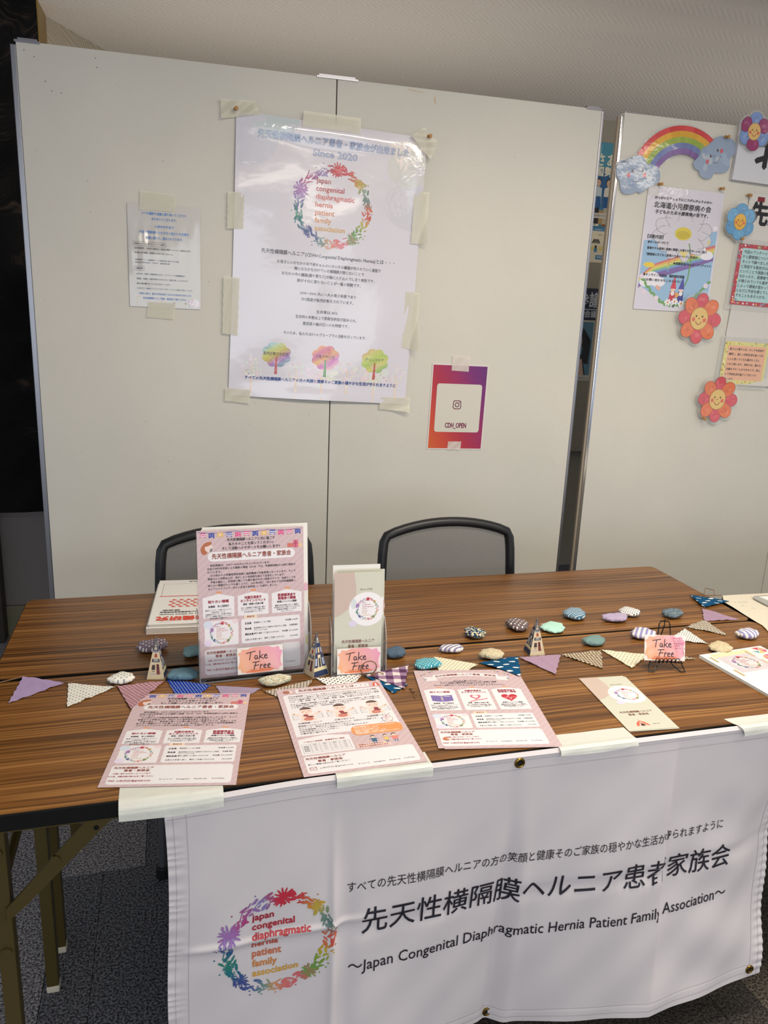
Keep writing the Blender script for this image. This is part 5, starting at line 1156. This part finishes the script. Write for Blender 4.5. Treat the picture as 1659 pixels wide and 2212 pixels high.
# ================================================================== ACRYLIC STANDS
def plate(p, name, pts, t, m=None):         # pts: 3d quad/ngon thickened along its normal
    P_ = [Vector(q_) for q_ in pts]; n = (P_[1]-P_[0]).cross(P_[2]-P_[0]).normalized()*t; k = len(P_)
    b = MB(); b.add([tuple(q_) for q_ in P_]+[tuple(q_+n) for q_ in P_], [tuple(range(k))[::-1], tuple(range(k, 2*k))]); b.mi = 1
    base = 0
    for i in range(k): b.face((i, (i+1) % k, k+(i+1) % k, k+i))
    return b.build(name, [m or ACRYL, ACRYL_EDGE], p)
def stand(label, x, y, rot, W, D, hf, hs, hb, lean):
    t = thing('acrylic_stand', label, 'brochure stand', (x, y, TZ+0.0005), (0, 0, rot), 'clear acrylic brochure stands')
    w2 = W/2; L_ = lambda z: z*lean
    n = 6; cut = []
    fr = [(-w2, L_(0), 0.0), (w2, L_(0), 0.0), (w2, L_(hf+.020), hf+.020)]
    for k in range(n+1):
        a = k/n*PI/2; fr.append((w2-0.022*(math.sin(a)) - 0.0*k, L_(hf), hf+0.020*(1-math.sin(a)) if k < n else hf))
    for k in range(n, -1, -1):
        a = k/n*PI/2; fr.append((-w2+0.022*math.sin(a), L_(hf), hf+0.020*(1-math.sin(a)) if k < n else hf))
    fr.append((-w2, L_(hf+.020), hf+.020))
    plate(t, 'front_panel', fr, 0.0022)
    plate(t, 'back_panel', [(-w2, D+L_(0), 0.0), (w2, D+L_(0), 0.0), (w2, D+L_(hb), hb), (-w2, D+L_(hb), hb)], -0.0022)
    for s in (-1, 1):
        q_ = [(s*w2, 0, 0), (s*w2, D, 0), (s*w2, D+L_(hs), hs), (s*w2, D*.55+L_(hs), hs), (s*w2, D*.18+L_(hs*.82), hs*.82), (s*w2, L_(hf+.02), hf+.02)]
        plate(t, 'side_panel', q_, 0.0022*s)
    plate(t, 'base', [(-w2, 0, 0.0), (w2, 0, 0.0), (w2, D, 0.0), (-w2, D, 0.0)], 0.0022)
    q_ = MB(); q_.tube([(-w2, 0.0, 0.0016), (w2, 0.0, 0.0016)], 0.0016, 8); q_.build('bottom_bend', ACRYL_EDGE, t, smooth=True)
    return t
stand('large clear acrylic stand holding the pink A4 flyers on the front table', 0.5085, 0.3565, 0.045, 0.222, 0.036, 0.070, 0.140, 0.300, 0.115)
def leaning(w_, h_, z0, y0, lean, bow=0.0):
    k = math.cos(math.atan(lean))
    return lambda u, v, o: (u/1000-w_/2000, y0+lean*(z0+(h_-v)/1000*k)-o*k+bow*math.sin(PI*u/w_)*0, z0+(h_-v)/1000*k+o*lean*k)
def stand_paper(label, x, y, rot, w_, h_, z0, y0, lean, m, art=None, roll=0.0, nm='flyer', cat='flyer', grp=None):
    t = thing(nm, label, cat, (x, y, TZ), (0, roll, rot), grp); f = leaning(w_, h_, z0, y0, lean)
    sheet('sheet', w_, h_, f, m, t, 1, 1, th=0.0004)
    if art: art.build('print', f, t, base=0.0005, step=0.00006)
    return t
G1 = 'flyers standing in the large acrylic stand'
stand_paper('white sheet at the back of the large acrylic stand, top and right edges showing', 0.5150, 0.357, 0.045, 210, 297, 0.010, 0.024, 0.115, PAPER, grp=G1)
stand_paper('pink flyer standing behind the front one in the large stand, only its right edge showing', 0.5125, 0.357, 0.045, 210, 296, 0.009, 0.016, 0.115, PAPER, Art().ell(206, 128, 5, 9, (222, 176, 196), 1).ell(207, 240, 2, 12, (214, 206, 130), 1), grp=G1)
stand_paper('pink flyer with bunting print standing in front in the large acrylic stand', 0.5030, 0.357, 0.045, 210, 297, 0.008, 0.007, 0.115, PINK, A_A, roll=0.0, grp=G1)
stand('small clear acrylic stand holding the narrow sage leaflets on the front table', 0.7145, 0.3345, -0.045, 0.112, 0.036, 0.052, 0.112, 0.16, 0.10)
G2 = 'sage leaflets in the small acrylic stand'
stand_paper('white leaflet at the back of the small acrylic stand, top edge showing', 0.7125, 0.334, -0.045, 99, 210, 0.014, 0.027, 0.10, PAPER, grp=G2)
stand_paper('sage leaflet second in the small acrylic stand, shifted right of the front one', 0.7200, 0.334, -0.045, 99, 210, 0.006, 0.018, 0.10, LEAFP, Art().ell(76, 78, 24, 38, (232, 232, 236), 1).rect(97.2, 66, 1.2, 26, (196, 150, 110), 2), grp=G2)
stand_paper('sage leaflet with wreath circle standing in front in the small acrylic stand', 0.7125, 0.334, -0.045, 99, 210, 0.005, 0.007, 0.10, LEAFP, leaflet_art(False), grp=G2)
def card_art(extra=False):
    A = Art()
    def wc(x, y):
        t = x/91*.75+(1-y/55)*.25; n = .5+.5*math.sin(x*.21+y*.13)*math.cos(y*.19-x*.07)
        c = mixc((236, 170, 120), (226, 150, 186), t*1.25-.15); return mixc(c, (240, 206, 206), n*.5)
    P_ = []
    for k in range(60):
        a = -2*PI*k/60; ex = 45.5+43*math.copysign(abs(math.cos(a))**.42, math.cos(a)); ey = 27.5+25.5*math.copysign(abs(math.sin(a))**.42, math.sin(a))
        P_.append((min(90.6, max(.4, ex-2.6*math.sin(a*11+1)*math.cos(a)**2)), min(54.6, max(.4, ey+2.4*math.sin(a*9)*math.sin(a)**2))))
    A.poly(P_, wc, 1)
    HW = (52, 40, 50)
    def st(pts, w_=1.7): A.line(pts, w_, HW, 5)
    st([(18, 12), (36, 9)]); st([(27, 10.5), (24, 26)])                                       # T
    st([(40, 19), (36, 18), (34, 23), (37, 26), (40, 21), (41, 26)]); st([(45, 9), (44, 26)]); st([(51, 17), (45.5, 21), (52, 26)]); st([(54, 21.5), (59, 20), (57, 17), (54, 19), (54, 24), (58, 26), (60, 24)])
    st([(30, 32), (44, 31)]); st([(37, 31.5), (32, 47)]); st([(33, 39), (42, 38)])           # F
    st([(46, 37), (45, 46)]); st([(45.5, 41), (50, 37.5)]); st([(52, 42), (57, 40), (55, 37.5), (52, 40), (52.5, 45), (57, 45.5)]); st([(60, 42), (65, 40), (63, 37), (60, 40), (60.5, 45), (65, 45.5)])
    A.poly([(16, 50), (16, 52.5), (70, 50.5), (72, 48)], (240, 120, 60), 3); A.text('ご自由にお取り下さい', 47, 48.5, 5.4, (220, 120, 70) if not extra else (226, 110, 60), width=52, lv=6, bold=.1)
    if extra:
        for i, tx in enumerate(('カードを', 'さしあげ', '患者家族の', 'お声も', '聞かせて下さ', 'い♪')): A.text(tx, 62+i*1.6, 7+i*5.4, 4.6, (170, 90, 120), 'l', lv=6)
    return A
CARD = mat('card_stock', (232, 226, 222), rough=0.45)
stand_paper('take-free card with pink watercolour stuck on the front of the large acrylic stand', 0.5155, 0.3525, 0.030, 91, 55, 0.0135, 0.0, 0.115, CARD, card_art(), roll=-0.012, nm='sign_card', cat='sign', grp='take-free cards')
stand_paper('take-free card with pink watercolour behind the twine loop on the small acrylic stand', 0.7135, 0.3305, -0.045, 91, 55, 0.0045, 0.0, 0.10, CARD, card_art(), nm='sign_card', cat='sign', grp='take-free cards')
# black wire easel with card
ez = thing('card_easel', 'small black wire easel holding a card at the right of the front table', 'easel', (1.372, 0.232, TZ), (0, 0, -0.20))
WIRE = mat('black_wire', (26, 24, 26), rough=0.4, metal=0.4)
for s in (-1, 1):
    q = MB(); q.tube([(s*0.010, 0.004, 0.020), (s*0.018, 0.0, 0.010), (s*0.030, -0.012, 0.0018), (s*0.040, -0.012, 0.0018), (s*0.037, 0.0, 0.012), (s*0.034, 0.002, 0.021)], 0.0013, 8); q.build('leg', WIRE, ez, smooth=True)
q = MB(); q.tube([(-0.019, 0.014, 0.018), (-0.012, 0.030, 0.094), (-0.009, 0.0315, 0.100), (0.009, 0.0315, 0.100), (0.012, 0.030, 0.094), (0.019, 0.014, 0.018)], 0.0013, 8); q.build('back_frame', WIRE, ez, smooth=True)
q = MB(); q.tube([(0, 0.0315, 0.106), (0, 0.0290, 0.086)], 0.0011, 8); q.build('finial', WIRE, ez, smooth=True)
q = MB(); q.tube([(-0.0125, 0.0298, 0.086), (0.0125, 0.0298, 0.086)], 0.0011, 8); q.build('cross_wire', WIRE, ez, smooth=True)
q = MB(); q.tube([(0, 0.031, 0.09), (0, 0.060, 0.0018)], 0.0013, 8); q.build('back_leg', WIRE, ez, smooth=True)
q = MB(); q.tube([(-0.036, -0.004, 0.0185), (-0.018, -0.004, 0.0205), (0, -0.004, 0.0215), (0.018, -0.004, 0.0205), (0.036, -0.004, 0.0185)], 0.0014, 8); q.build('shelf_rail', WIRE, ez, smooth=True)
for k in range(6):
    cx_ = -0.0225+k*0.009; q = MB(); q.tube([(cx_-0.0036, -0.005, 0.019), (cx_-0.0036, -0.0065, 0.026)] + [(cx_-0.0036*math.cos(a), -0.007, 0.026+0.0045*math.sin(a)) for a in [PI*j/6 for j in range(1, 6)]] + [(cx_+0.0036, -0.0065, 0.026), (cx_+0.0036, -0.005, 0.019)], 0.0009, 6)
    q.build('retaining_loop', WIRE, ez, smooth=True)
t = thing('sign_card', 'take-free card with extra handwriting standing on the black wire easel', 'sign', (1.370, 0.2335, TZ), (0, 0.02, -0.20), 'take-free cards'); f = leaning(91, 55, 0.0205, -0.004, 0.30)
sheet('sheet', 91, 55, f, CARD, t); card_art(True).build('print', f, t, base=0.0005, maxlen=8, step=0.00006)

# ================================================================== PAPER TOWERS
def tower(label, x, y, rot, W, H, order):
    t = thing('paper_tower', label, 'paper model', (x, y, TZ+0.0006), (0, 0, rot), 'pyramid paper houses on the front table')
    w2 = W/2; apex = Vector((0, 0, H)); cs = [Vector((-w2, -w2, 0)), Vector((w2, -w2, 0)), Vector((w2, w2, 0)), Vector((-w2, w2, 0))]
    q = MB(); q.add(cs+[apex], [(3, 2, 1, 0), (0, 1, 4), (1, 2, 4), (2, 3, 4), (3, 0, 4)]); q.build('body', mat('card_cream', (206, 192, 162), rough=0.6), t)
    C_ = (206, 190, 156); N_ = (34, 50, 84); G = (72, 76, 92)
    for i, kd in enumerate(order):
        a, b_ = cs[i], cs[(i+1) % 4]; e = (b_-a).normalized(); mid = (a+b_)/2; up = (apex-mid); h = up.length; up.normalize(); n = e.cross(up); n = n if n.dot(mid) > 0 else -n
        def mp(u, v, o, a=a, b_=b_, e=e, mid=mid, up=up, n=n, h=h):   # u 0..100 , v 0..100 from the ground
            wd = W*(1-v/100); p = mid + e*((u/100-.5)*wd) + up*(v/100*h) + n*o; return (p.x, p.y, p.z)
        A = Art(); R_ = lambda x0, y0, x1, y1, c, lv=2: A.poly([(x0, y0), (x0, y1), (x1, y1), (x1, y0)], c, lv)
        if kd == 'c':
            R_(3, 1, 97, 99, C_, 1); R_(3, 66, 97, 97, N_, 1.5)
            R_(20, 22, 46, 34, (84, 60, 56)); R_(23, 24, 43, 32, (56, 44, 50), 3); R_(56, 12, 78, 36, (112, 52, 48)); R_(60, 24, 74, 34, (80, 36, 40), 3); R_(12, 12, 50, 14, (150, 156, 186)); R_(24, 18, 44, 19.5, (90, 80, 90))
            R_(14, 40, 88, 48, G); R_(14, 42, 26, 48, (44, 44, 60), 3); R_(76, 42, 88, 48, (44, 44, 60), 3)
            for k in range(6): R_(30+k*8, 42, 34+k*8, 48, (196, 190, 180), 3)
            A.poly([(34, 51), (34, 56), (42, 60), (60, 60), (68, 56), (68, 51)], (160, 70, 56), 2); R_(50, 51, 52, 60, (110, 50, 44), 3)
            R_(10, 62, 90, 66, (150, 150, 160), 2)
            for k in range(6): A.ell(18+k*13, 64, 4, 1, (40, 50, 84), 3, 0, 6)
            for k in range(3): R_(24+k*18, 68, 38+k*18, 75, C_, 3)
            R_(24, 77, 78, 80, C_, 3); R_(34, 82, 68, 88, C_, 3); R_(42, 83, 60, 87, (36, 40, 64), 4); A.poly([(36, 91), (64, 91), (50, 96)], C_, 3)
            for x_, y_ in ((86, 18), (90, 14), (82, 15), (12, 17)): A.ell(x_, y_, 2, .8, (60, 60, 80), 3, 0, 6)
        else:
            R_(2, 1, 98, 99, N_, 1); R_(2, 14, 98, 22, (214, 200, 160), 2); R_(34, 18, 64, 46, (214, 200, 160), 2.4); R_(42, 22, 58, 42, (36, 50, 62), 3); A.poly([(30, 46), (70, 46), (64, 49), (36, 49)], (220, 208, 176), 3)
            for x0 in (8, 74): R_(x0, 26, x0+18, 42, (170, 176, 200), 2.2)
            for x0, c in ((8, (150, 156, 180)), (40, (226, 196, 140)), (74, (150, 156, 180))): R_(x0, 54, x0+20, 66, c, 2.2)
            for k in range(6): A.ell(12+k*15, 51, 2.4, .9, (196, 120, 120), 3, 0, 6)
            R_(2, 76, 98, 97, (78, 84, 104), 1.6); A.poly([(26, 76), (26, 83), (50, 90), (74, 83), (74, 76)], (214, 206, 184), 2.6); R_(40, 77, 60, 83, (60, 60, 70), 3)
            for x_ in (22, 84): A.ell(x_, 21, 2.4, 1.2, (30, 30, 44), 3, 0, 6)
        A.build('facade', mp, t, base=0.0001, step=0.00006)
tower('pyramid paper house, cream front facing the camera, leftmost beside the blue dotted flag', 0.3145, 0.4045, -0.19, 0.0350, 0.086, 'cNcN')
tower('pyramid paper house with navy front, standing between the two acrylic stands', 0.6285, 0.357, 0.42, 0.0385, 0.091, 'NcNc')
tower('pyramid paper house on the right, beside the mint cloth pebble at the table gap', 1.1275, 0.3675, -0.045, 0.0365, 0.083, 'cNcN')

# ================================================================== CLOTH PEBBLES
def pebble(label, x, y, w_, d_, h_, m, seed, rot=0.0, scal_=0.07, n=7):
    r_ = random.Random(seed); ph = [r_.uniform(0, 6) for _ in range(4)]
    nu, nv = 48, 12; b = MB()
    def rad(a): return 1+scal_*math.cos(n*a+ph[0])*0.6+0.07*math.cos(2*a+ph[1])+0.06*math.cos(3*a+ph[2])
    for j in range(nv+1):
        t = j/nv; e = -PI/2+PI*t; cr = math.cos(e)**.62; sz = math.sin(e)
        for i in range(nu):
            a = 2*PI*i/nu; R_ = rad(a)*(0.15+0.85*cr) if False else rad(a)*cr
            puck = 1+0.05*math.cos(2*n*a+ph[3])*(1-abs(sz))
            z = h_*(0.50+(0.5 if sz > 0 else 0.42)*sz) + h_*.05*math.sin(3*a+ph[1])*cr
            edge = 0.16*h_*math.cos(n*a+ph[0])*(1-abs(sz))**2
            b.v.append((w_/2*R_*math.cos(a)*puck, d_/2*R_*math.sin(a)*puck, max(0.0002, z+edge)))
    for j in range(nv):
        for i in range(nu): b.face((j*nu+i, j*nu+(i+1) % nu, (j+1)*nu+(i+1) % nu, (j+1)*nu+i))
    o = b.build('cloth_pebble', m, None, smooth=True); o.location = (x, y, TZ+0.0005); o.rotation_euler = (0, 0, rot)
    tag(o, label, 'cloth charm', 'padded cloth pebbles scattered on the tables')
cols_f = [(34, 66, 96), (222, 214, 170), (226, 222, 206), (224, 204, 140), (214, 190, 190), (34, 66, 96)]
PEB = [
 ('mauve grey white-dotted cloth pebble behind the leftmost paper tower', .3035, .531, .062, .050, .020, dots('mauve_dots', (122, 108, 122), (226, 222, 224), .0125, .15), 1),
 ('small pale aqua cloth pebble half hidden by the large stand\'s left side', .3870, .489, .040, .044, .018, stripes('aqua_weave', (140, 174, 180), (150, 184, 190), .0016), 2),
 ('white cloth pebble with grey dots left of the leftmost paper tower', .2470, .390, .052, .036, .016, dots('white_grey_dots', (226, 224, 214), (136, 142, 152), .011, .14), 3),
 ('teal grey finely striped cloth pebble right of the leftmost paper tower', .3640, .384, .056, .044, .018, stripes('teal_stripes', (84, 116, 132), (110, 142, 156), .0026), 4),
 ('green and orange floral cloth pebble in front of the large acrylic stand', .5400, .3235, .064, .030, .018, floral('green_floral', [(206, 206, 186), (84, 116, 84), (206, 146, 100), (120, 140, 100), (224, 222, 204)], 620), 5),
 ('dark slate herringbone cloth pebble right of the small acrylic stand', .8130, .404, .047, .042, .019, stripes('slate_stripes', (70, 88, 106), (92, 110, 126), .0018, .5, .8), 6),
 ('lilac and white wavy-striped cloth pebble between the slate pebble and the navy floral pebble', .9440, .405, .052, .032, .015, stripes('lilac_wave', (134, 130, 160), (226, 222, 222), .008, .5, 1.1), 7),
 ('turquoise cloth pebble with white dots at the tip of the cream dotted flag', .8650, .341, .055, .044, .016, dots('turquoise_dots', (66, 152, 168), (220, 232, 228), .0070, .16), 8),
 ('navy cloth pebble with cream flowers right at the table gap', 1.0260, .474, .048, .046, .019, floral('navy_floral', cols_f, 240), 9),
 ('beige and green floral cloth pebble above the blue dotted flag on the right', 1.0200, .3585, .056, .038, .018, floral('beige_floral', [(206, 196, 166), (150, 146, 106), (214, 170, 150), (226, 216, 186), (120, 126, 90)], 900), 10),
 ('taupe grey cloth pebble with white dots behind the right paper tower', 1.1490, .503, .056, .056, .019, dots('taupe_dots', (112, 98, 100), (232, 228, 222), .0135, .15), 11),
 ('mint cloth pebble with small red motifs right of the right paper tower', 1.2300, .477, .064, .054, .014, floral('mint_motifs', [(178, 220, 206), (178, 220, 206), (180, 222, 208), (176, 218, 204), (178, 220, 206), (180, 222, 208), (176, 220, 206), (190, 96, 90), (178, 220, 206), (70, 80, 84), (178, 220, 206), (180, 220, 206), (178, 222, 206)], 150), 12),
 ('blue and white pinstriped cloth pebble farthest back near the mint one', 1.3240, .541, .060, .056, .020, stripes('blue_pinstripes', (72, 112, 140), (190, 206, 214), .0048, .4, 1.45), 13),
 ('sage green cloth pebble right of the right paper tower, front of the gap', 1.2880, .384, .058, .040, .017, linen('sage_linen', (120, 148, 146), .06), 14),
 ('lilac cloth pebble touching the white black-dotted one at the back right', 1.4180, .505, .062, .046, .016, linen('lilac_linen', (182, 168, 196), .05), 15),
 ('white cloth pebble with black dots beside the lilac one at the back right', 1.4750, .532, .056, .044, .017, dots('white_black_dots', (226, 224, 222), (40, 38, 44), .0072, .17), 16),
 ('blue grey tweed cloth pebble alone behind the wire easel, far right', 1.5830, .503, .058, .044, .018, floral('tweed', [(92, 108, 118), (120, 136, 146), (70, 86, 98), (150, 164, 170)], 700), 17),
 ('lilac and white diagonally striped cloth pebble half hidden behind the easel card', 1.4280, .400, .066, .048, .018, stripes('lilac_bold', (150, 146, 190), (228, 224, 224), .011, .5, .7), 18),
 ('speckled beige and yellow cloth pebble at the tip of the black-dotted flag', 1.5650, .298, .056, .048, .016, floral('speckle', [(206, 190, 160), (226, 210, 130), (170, 140, 120), (232, 226, 206), (150, 130, 110)], 1100), 19),
 ('white and violet upright-striped cloth pebble rightmost on the table', 1.6850, .351, .062, .040, .020, stripes('violet_upright', (146, 142, 186), (230, 226, 220), .0105, .5, -.16), 20)]
for p in PEB: pebble(*p)

# ================================================================== BUNTING
def tri_flag(p, name_label, pts, m, z=0.0016, lift=0.0, seed=0, zf=None):
    A_, B_, C_ = [Vector((q_[0], q_[1])) for q_ in pts]; r_ = random.Random(seed); cc = (A_+B_+C_)/3; N_ = 16; b = MB(); idx = {}; ph = r_.uniform(0, 6)
    for lay in (0, 1):
        for i in range(N_+1):
            for j in range(N_+1-i):
                u, v = i/N_, j/N_; p2 = A_*(1-u-v)+B_*u+C_*v
                fray = 0.0008*math.sin((i*7+j*13)*1.3+ph) if (i == 0 or i+j == N_) else 0
                q_ = p2-cc; wv = 0.0011*math.sin(q_.x*90+ph)*math.sin(q_.y*70+ph)+0.0008*math.sin(q_.x*190+q_.y*120)
                zz = z+abs(wv)*1.2+lift*(4*u*(1-u-v) if lift > 0 else 0)
                if zf: zz = zf(p2.x, p2.y, zz)
                idx[(lay, i, j)] = len(b.v); b.v.append((q_.x+fray, q_.y-fray, max(0.0006, zz)+(0.0011 if lay else 0)))
    for lay in (0, 1):
        for i in range(N_):
            for j in range(N_-i):
                f1 = (idx[(lay, i, j)], idx[(lay, i+1, j)], idx[(lay, i, j+1)]); b.face(f1 if lay else f1[::-1])
                if i+j < N_-1:
                    f2 = (idx[(lay, i+1, j)], idx[(lay, i+1, j+1)], idx[(lay, i, j+1)]); b.face(f2 if lay else f2[::-1])
    ed = [(i, 0) for i in range(N_)] + [(N_-i, i) for i in range(N_)] + [(0, N_-j) for j in range(N_)]
    for k in range(len(ed)):
        a, c = ed[k], ed[(k+1) % len(ed)]; b.face((idx[(0,)+a], idx[(0,)+c], idx[(1,)+c], idx[(1,)+a]))
    o = b.build('flag', m, p, smooth=True, label=name_label); o.location = (cc.x, cc.y, 0); return o
def thread(p, pts, r=0.0009, name='twine'):
    b = MB(); b.tube(pts, r, 7); return b.build(name, TWINE, p, smooth=True)
def frays(p, pts, seed):
    pass
LIL = linen('lilac_flag', (170, 150, 190), .07); WGD = MATS['white_grey_dots']; ROSE = dots('rose_dashes', (162, 116, 128), (228, 206, 210), .0098, .17, .62, 1.7, .25)
BLU = dots('royal_dots', (20, 56, 150), (226, 230, 240), .0078, .13, 1, 1, .5); GRY = linen('lilac_grey_flag', (160, 146, 170), .07); GIN = gingham('taupe_gingham', (96, 84, 74), (164, 154, 138), (222, 214, 200), .0062, .2)
WBD = dots('white_navy_dots', (232, 230, 226), (44, 44, 70), .0108, .17); DBL = dots('deep_blue_ovals', (16, 76, 116), (232, 234, 232), .034, .17, .8, 2.0, .2)
PGN = gingham('plum_gingham', (88, 58, 90), (150, 120, 150), (224, 214, 210), .030, .2); CRD = dots('cream_dots', (226, 220, 196), (136, 134, 116), .0105, .14); MAU = linen('mauve_flag', (168, 142, 164), .08); GNB = gingham('brown_gingham', (92, 76, 60), (150, 132, 110), (220, 208, 186), .0070, .15)
PDB = dots('small_black_dots', (230, 228, 224), (50, 48, 54), .0072, .17)
g1_ = thing('bunting_garland', 'left fabric bunting garland of seven flags, running under the flyers towards the acrylic stands', 'bunting', (0, 0, TZ), group='fabric bunting garlands')
LF = [('lilac flag', [(.0599, .445), (.1394, .4038), (.0523, .3386)], LIL), ('white flag with grey dots', [(.1482, .4001), (.2347, .3659), (.1562, .3041)], WGD),
      ('dusty rose flag with white dashes lying over the flyer corner', [(.2405, .3687), (.3279, .3756), (.2691, .2713)], ROSE), ('royal blue flag with white dots', [(.3315, .3871), (.4164, .3411), (.3605, .262)], BLU),
      ('grey lilac flag mostly under the flyer', [(.4253, .3369), (.5101, .3092), (.4435, .250)], GRY), ('taupe gingham flag', [(.516, .2951), (.6161, .3265), (.5673, .232)], GIN), ('white flag with navy dots', [(.6251, .3300), (.7209, .3320), (.6634, .243)], WBD)]
for i, (lb, pt, m) in enumerate(LF):
    zf = (lambda x, y, z: z+0.0034*sm(.255, .30, x)*sm(-.34, -.30, -y)) if i == 2 else ((lambda x, y, z: min(z, 0.0012)) if i >= 3 and i != 6 else None)
    tri_flag(g1_, lb, pt, m, seed=i, z=0.0012 if i < 3 else 0.0007, zf=zf)
zt_ = 0.003
thread(g1_, [(-0.02, .405, zt_), (.02, .425, zt_), (.045, .437, zt_), (.0599, .444, zt_)], .0012)
for a, c in (((.1394, .4038), (.1482, .4001)), ((.2347, .3659), (.2405, .3687)), ((.3279, .3756), (.3315, .3871)), ((.4164, .3411), (.4253, .3369)), ((.5101, .3092), (.516, .2951)), ((.6161, .3265), (.6251, .3300))):
    d = (c[0]-a[0], c[1]-a[1]); thread(g1_, [(a[0]-d[0]*.5, a[1]-d[1]*.5-.001, zt_), ((a[0]+c[0])/2, (a[1]+c[1])/2+.002, zt_+.0012), (c[0]+d[0]*.5, c[1]+d[1]*.5, zt_)], .0010)
cxr, cyr = .731, .322
thread(g1_, [(.716, .331, zt_), (.722, .325, .004)] + [(cxr+.0165*math.sin(a), cyr-.002+.004*math.cos(a), .020-.0175*math.cos(a)) for a in [2*PI*k/22 for k in range(0, 23)]], .0011, 'twine_loop')
thread(g1_, [(.737, .322, .003), (.752, .318, .010), (.762, .316, .007), (.757, .312, .0025), (.745, .313, .004), (.736, .318, .005)], .0011, 'twine_bow')
thread(g1_, [(.742, .318, .005), (.744, .308, .0035), (.740, .298, .002)], .0012, 'twine_end'); thread(g1_, [(.738, .318, .005), (.747, .306, .003), (.748, .300, .002)], .0012, 'twine_end')
q = MB(); q.tube([(.735, .321, .003), (.738, .319, .006), (.742, .318, .006), (.745, .317, .003)], [.001, .0028, .0028, .001], 8); q.build('twine_knot', TWINE, g1_, smooth=True)
g2_ = thing('bunting_garland', 'right fabric bunting garland from the twine knot to the bow at the far table end', 'bunting', (0, 0, TZ), group='fabric bunting garlands')
RF = [('deep blue flag mostly under the plum gingham one', [(.7233, .3269), (.8000, .268), (.7614, .2400)], DBL, .0007), ('plum and white gingham flag', [(.7260, .3231), (.8259, .349), (.788, .251)], PGN, .0030),
      ('cream flag with olive dots running under the flyer', [(.8962, .3844), (.9772, .332), (.8721, .2568)], CRD, .0006), ('deep blue flag with white ovals over the flyer corner', [(.9839, .3353), (1.0792, .3505), (1.0424, .2555)], DBL, .0012),
      ('mauve flag', [(1.0812, .3453), (1.1799, .3415), (1.1213, .2534)], MAU, .0012), ('brown gingham flag', [(1.182, .3411), (1.2831, .3448), (1.2375, .2603)], GNB, .0012), ('cream dotted flag left of the easel', [(1.2866, .3467), (1.3794, .3047), (1.3027, .2502)], CRD, .0012),
      ('gingham flag tip poking out right of the easel card', [(1.4100, .325), (1.4300, .266), (1.4744, .2651)], GNB, .0012), ('white flag with small black dots', [(1.561, .4217), (1.5579, .3308), (1.4859, .3733)], PDB, .0012),
      ('taupe gingham flag, folded tip', [(1.6488, .4632), (1.6415, .3675), (1.5721, .4315)], GIN, .0012), ('mauve flag near the far end', [(1.6978, .5349), (1.7442, .4498), (1.6435, .458)], MAU, .0012), ('deep blue flag with white ovals touching the cream cloth', [(1.7252, .6241), (1.8059, .5645), (1.7039, .5372)], DBL, .0040)]
for i, (lb, pt, m, z0) in enumerate(RF):
    zf = None
    if i == 3: zf = lambda x, y, z: z+0.0030*sm(-.33, -.30, -y)
    if i == 2: zf = lambda x, y, z: min(z, .0009)
    tri_flag(g2_, lb, pt, m, seed=20+i, z=z0, zf=zf)
ends = [((.9772, .332), (.9839, .3353)), ((1.0792, .3505), (1.0812, .3453)), ((1.1799, .3415), (1.182, .3411)), ((1.2831, .3448), (1.2866, .3467)), ((1.5610, .4217), (1.5721, .4315)), ((1.6488, .4632), (1.6435, .458)), ((1.6978, .5349), (1.7039, .5372))]
for a, c in ends:
    thread(g2_, [(a[0]-.005, a[1]-.001, zt_), ((a[0]+c[0])/2, (a[1]+c[1])/2+.002, zt_+.001), (c[0]+.005, c[1]+.001, zt_)], .0010)
thread(g2_, [(1.3850, .302, .0012), (1.400, .290, .0012), (1.414, .300, .0012), (1.440, .345, .0012), (1.4859, .3733, .0012)], .0008)
thread(g2_, [(1.3100, .2530, .0015), (1.3300, .2450, .0010), (1.3500, .2390, .0012)], .0004, 'loose_thread')
thread(g2_, [(1.7252, .6241, .004), (1.745, .628, .003), (1.765, .617, .004), (1.785, .612, .005), (1.812, .604, .006)], .0011)
thread(g2_, [(1.765, .617, .005), (1.785, .640, .016), (1.803, .625, .014), (1.790, .606, .006), (1.768, .612, .005)], .0010, 'twine_bow')
thread(g2_, [(1.740, .615, .003), (1.755, .606, .003), (1.775, .607, .004)], .0010, 'twine_end')
tw = thing('twine_scrap', 'short frayed loop of twine between the middle and right A4 flyers', 'twine', (.802, .235, TZ+.0012)); 
q = MB(); q.tube([(-.004, .018, 0), (.002, .012, .002), (-.003, .004, .002), (.004, -.002, .001), (-.002, -.010, 0), (-.004, -.022, 0)], .0014, 7); q.build('twine', TWINE, tw, smooth=True)
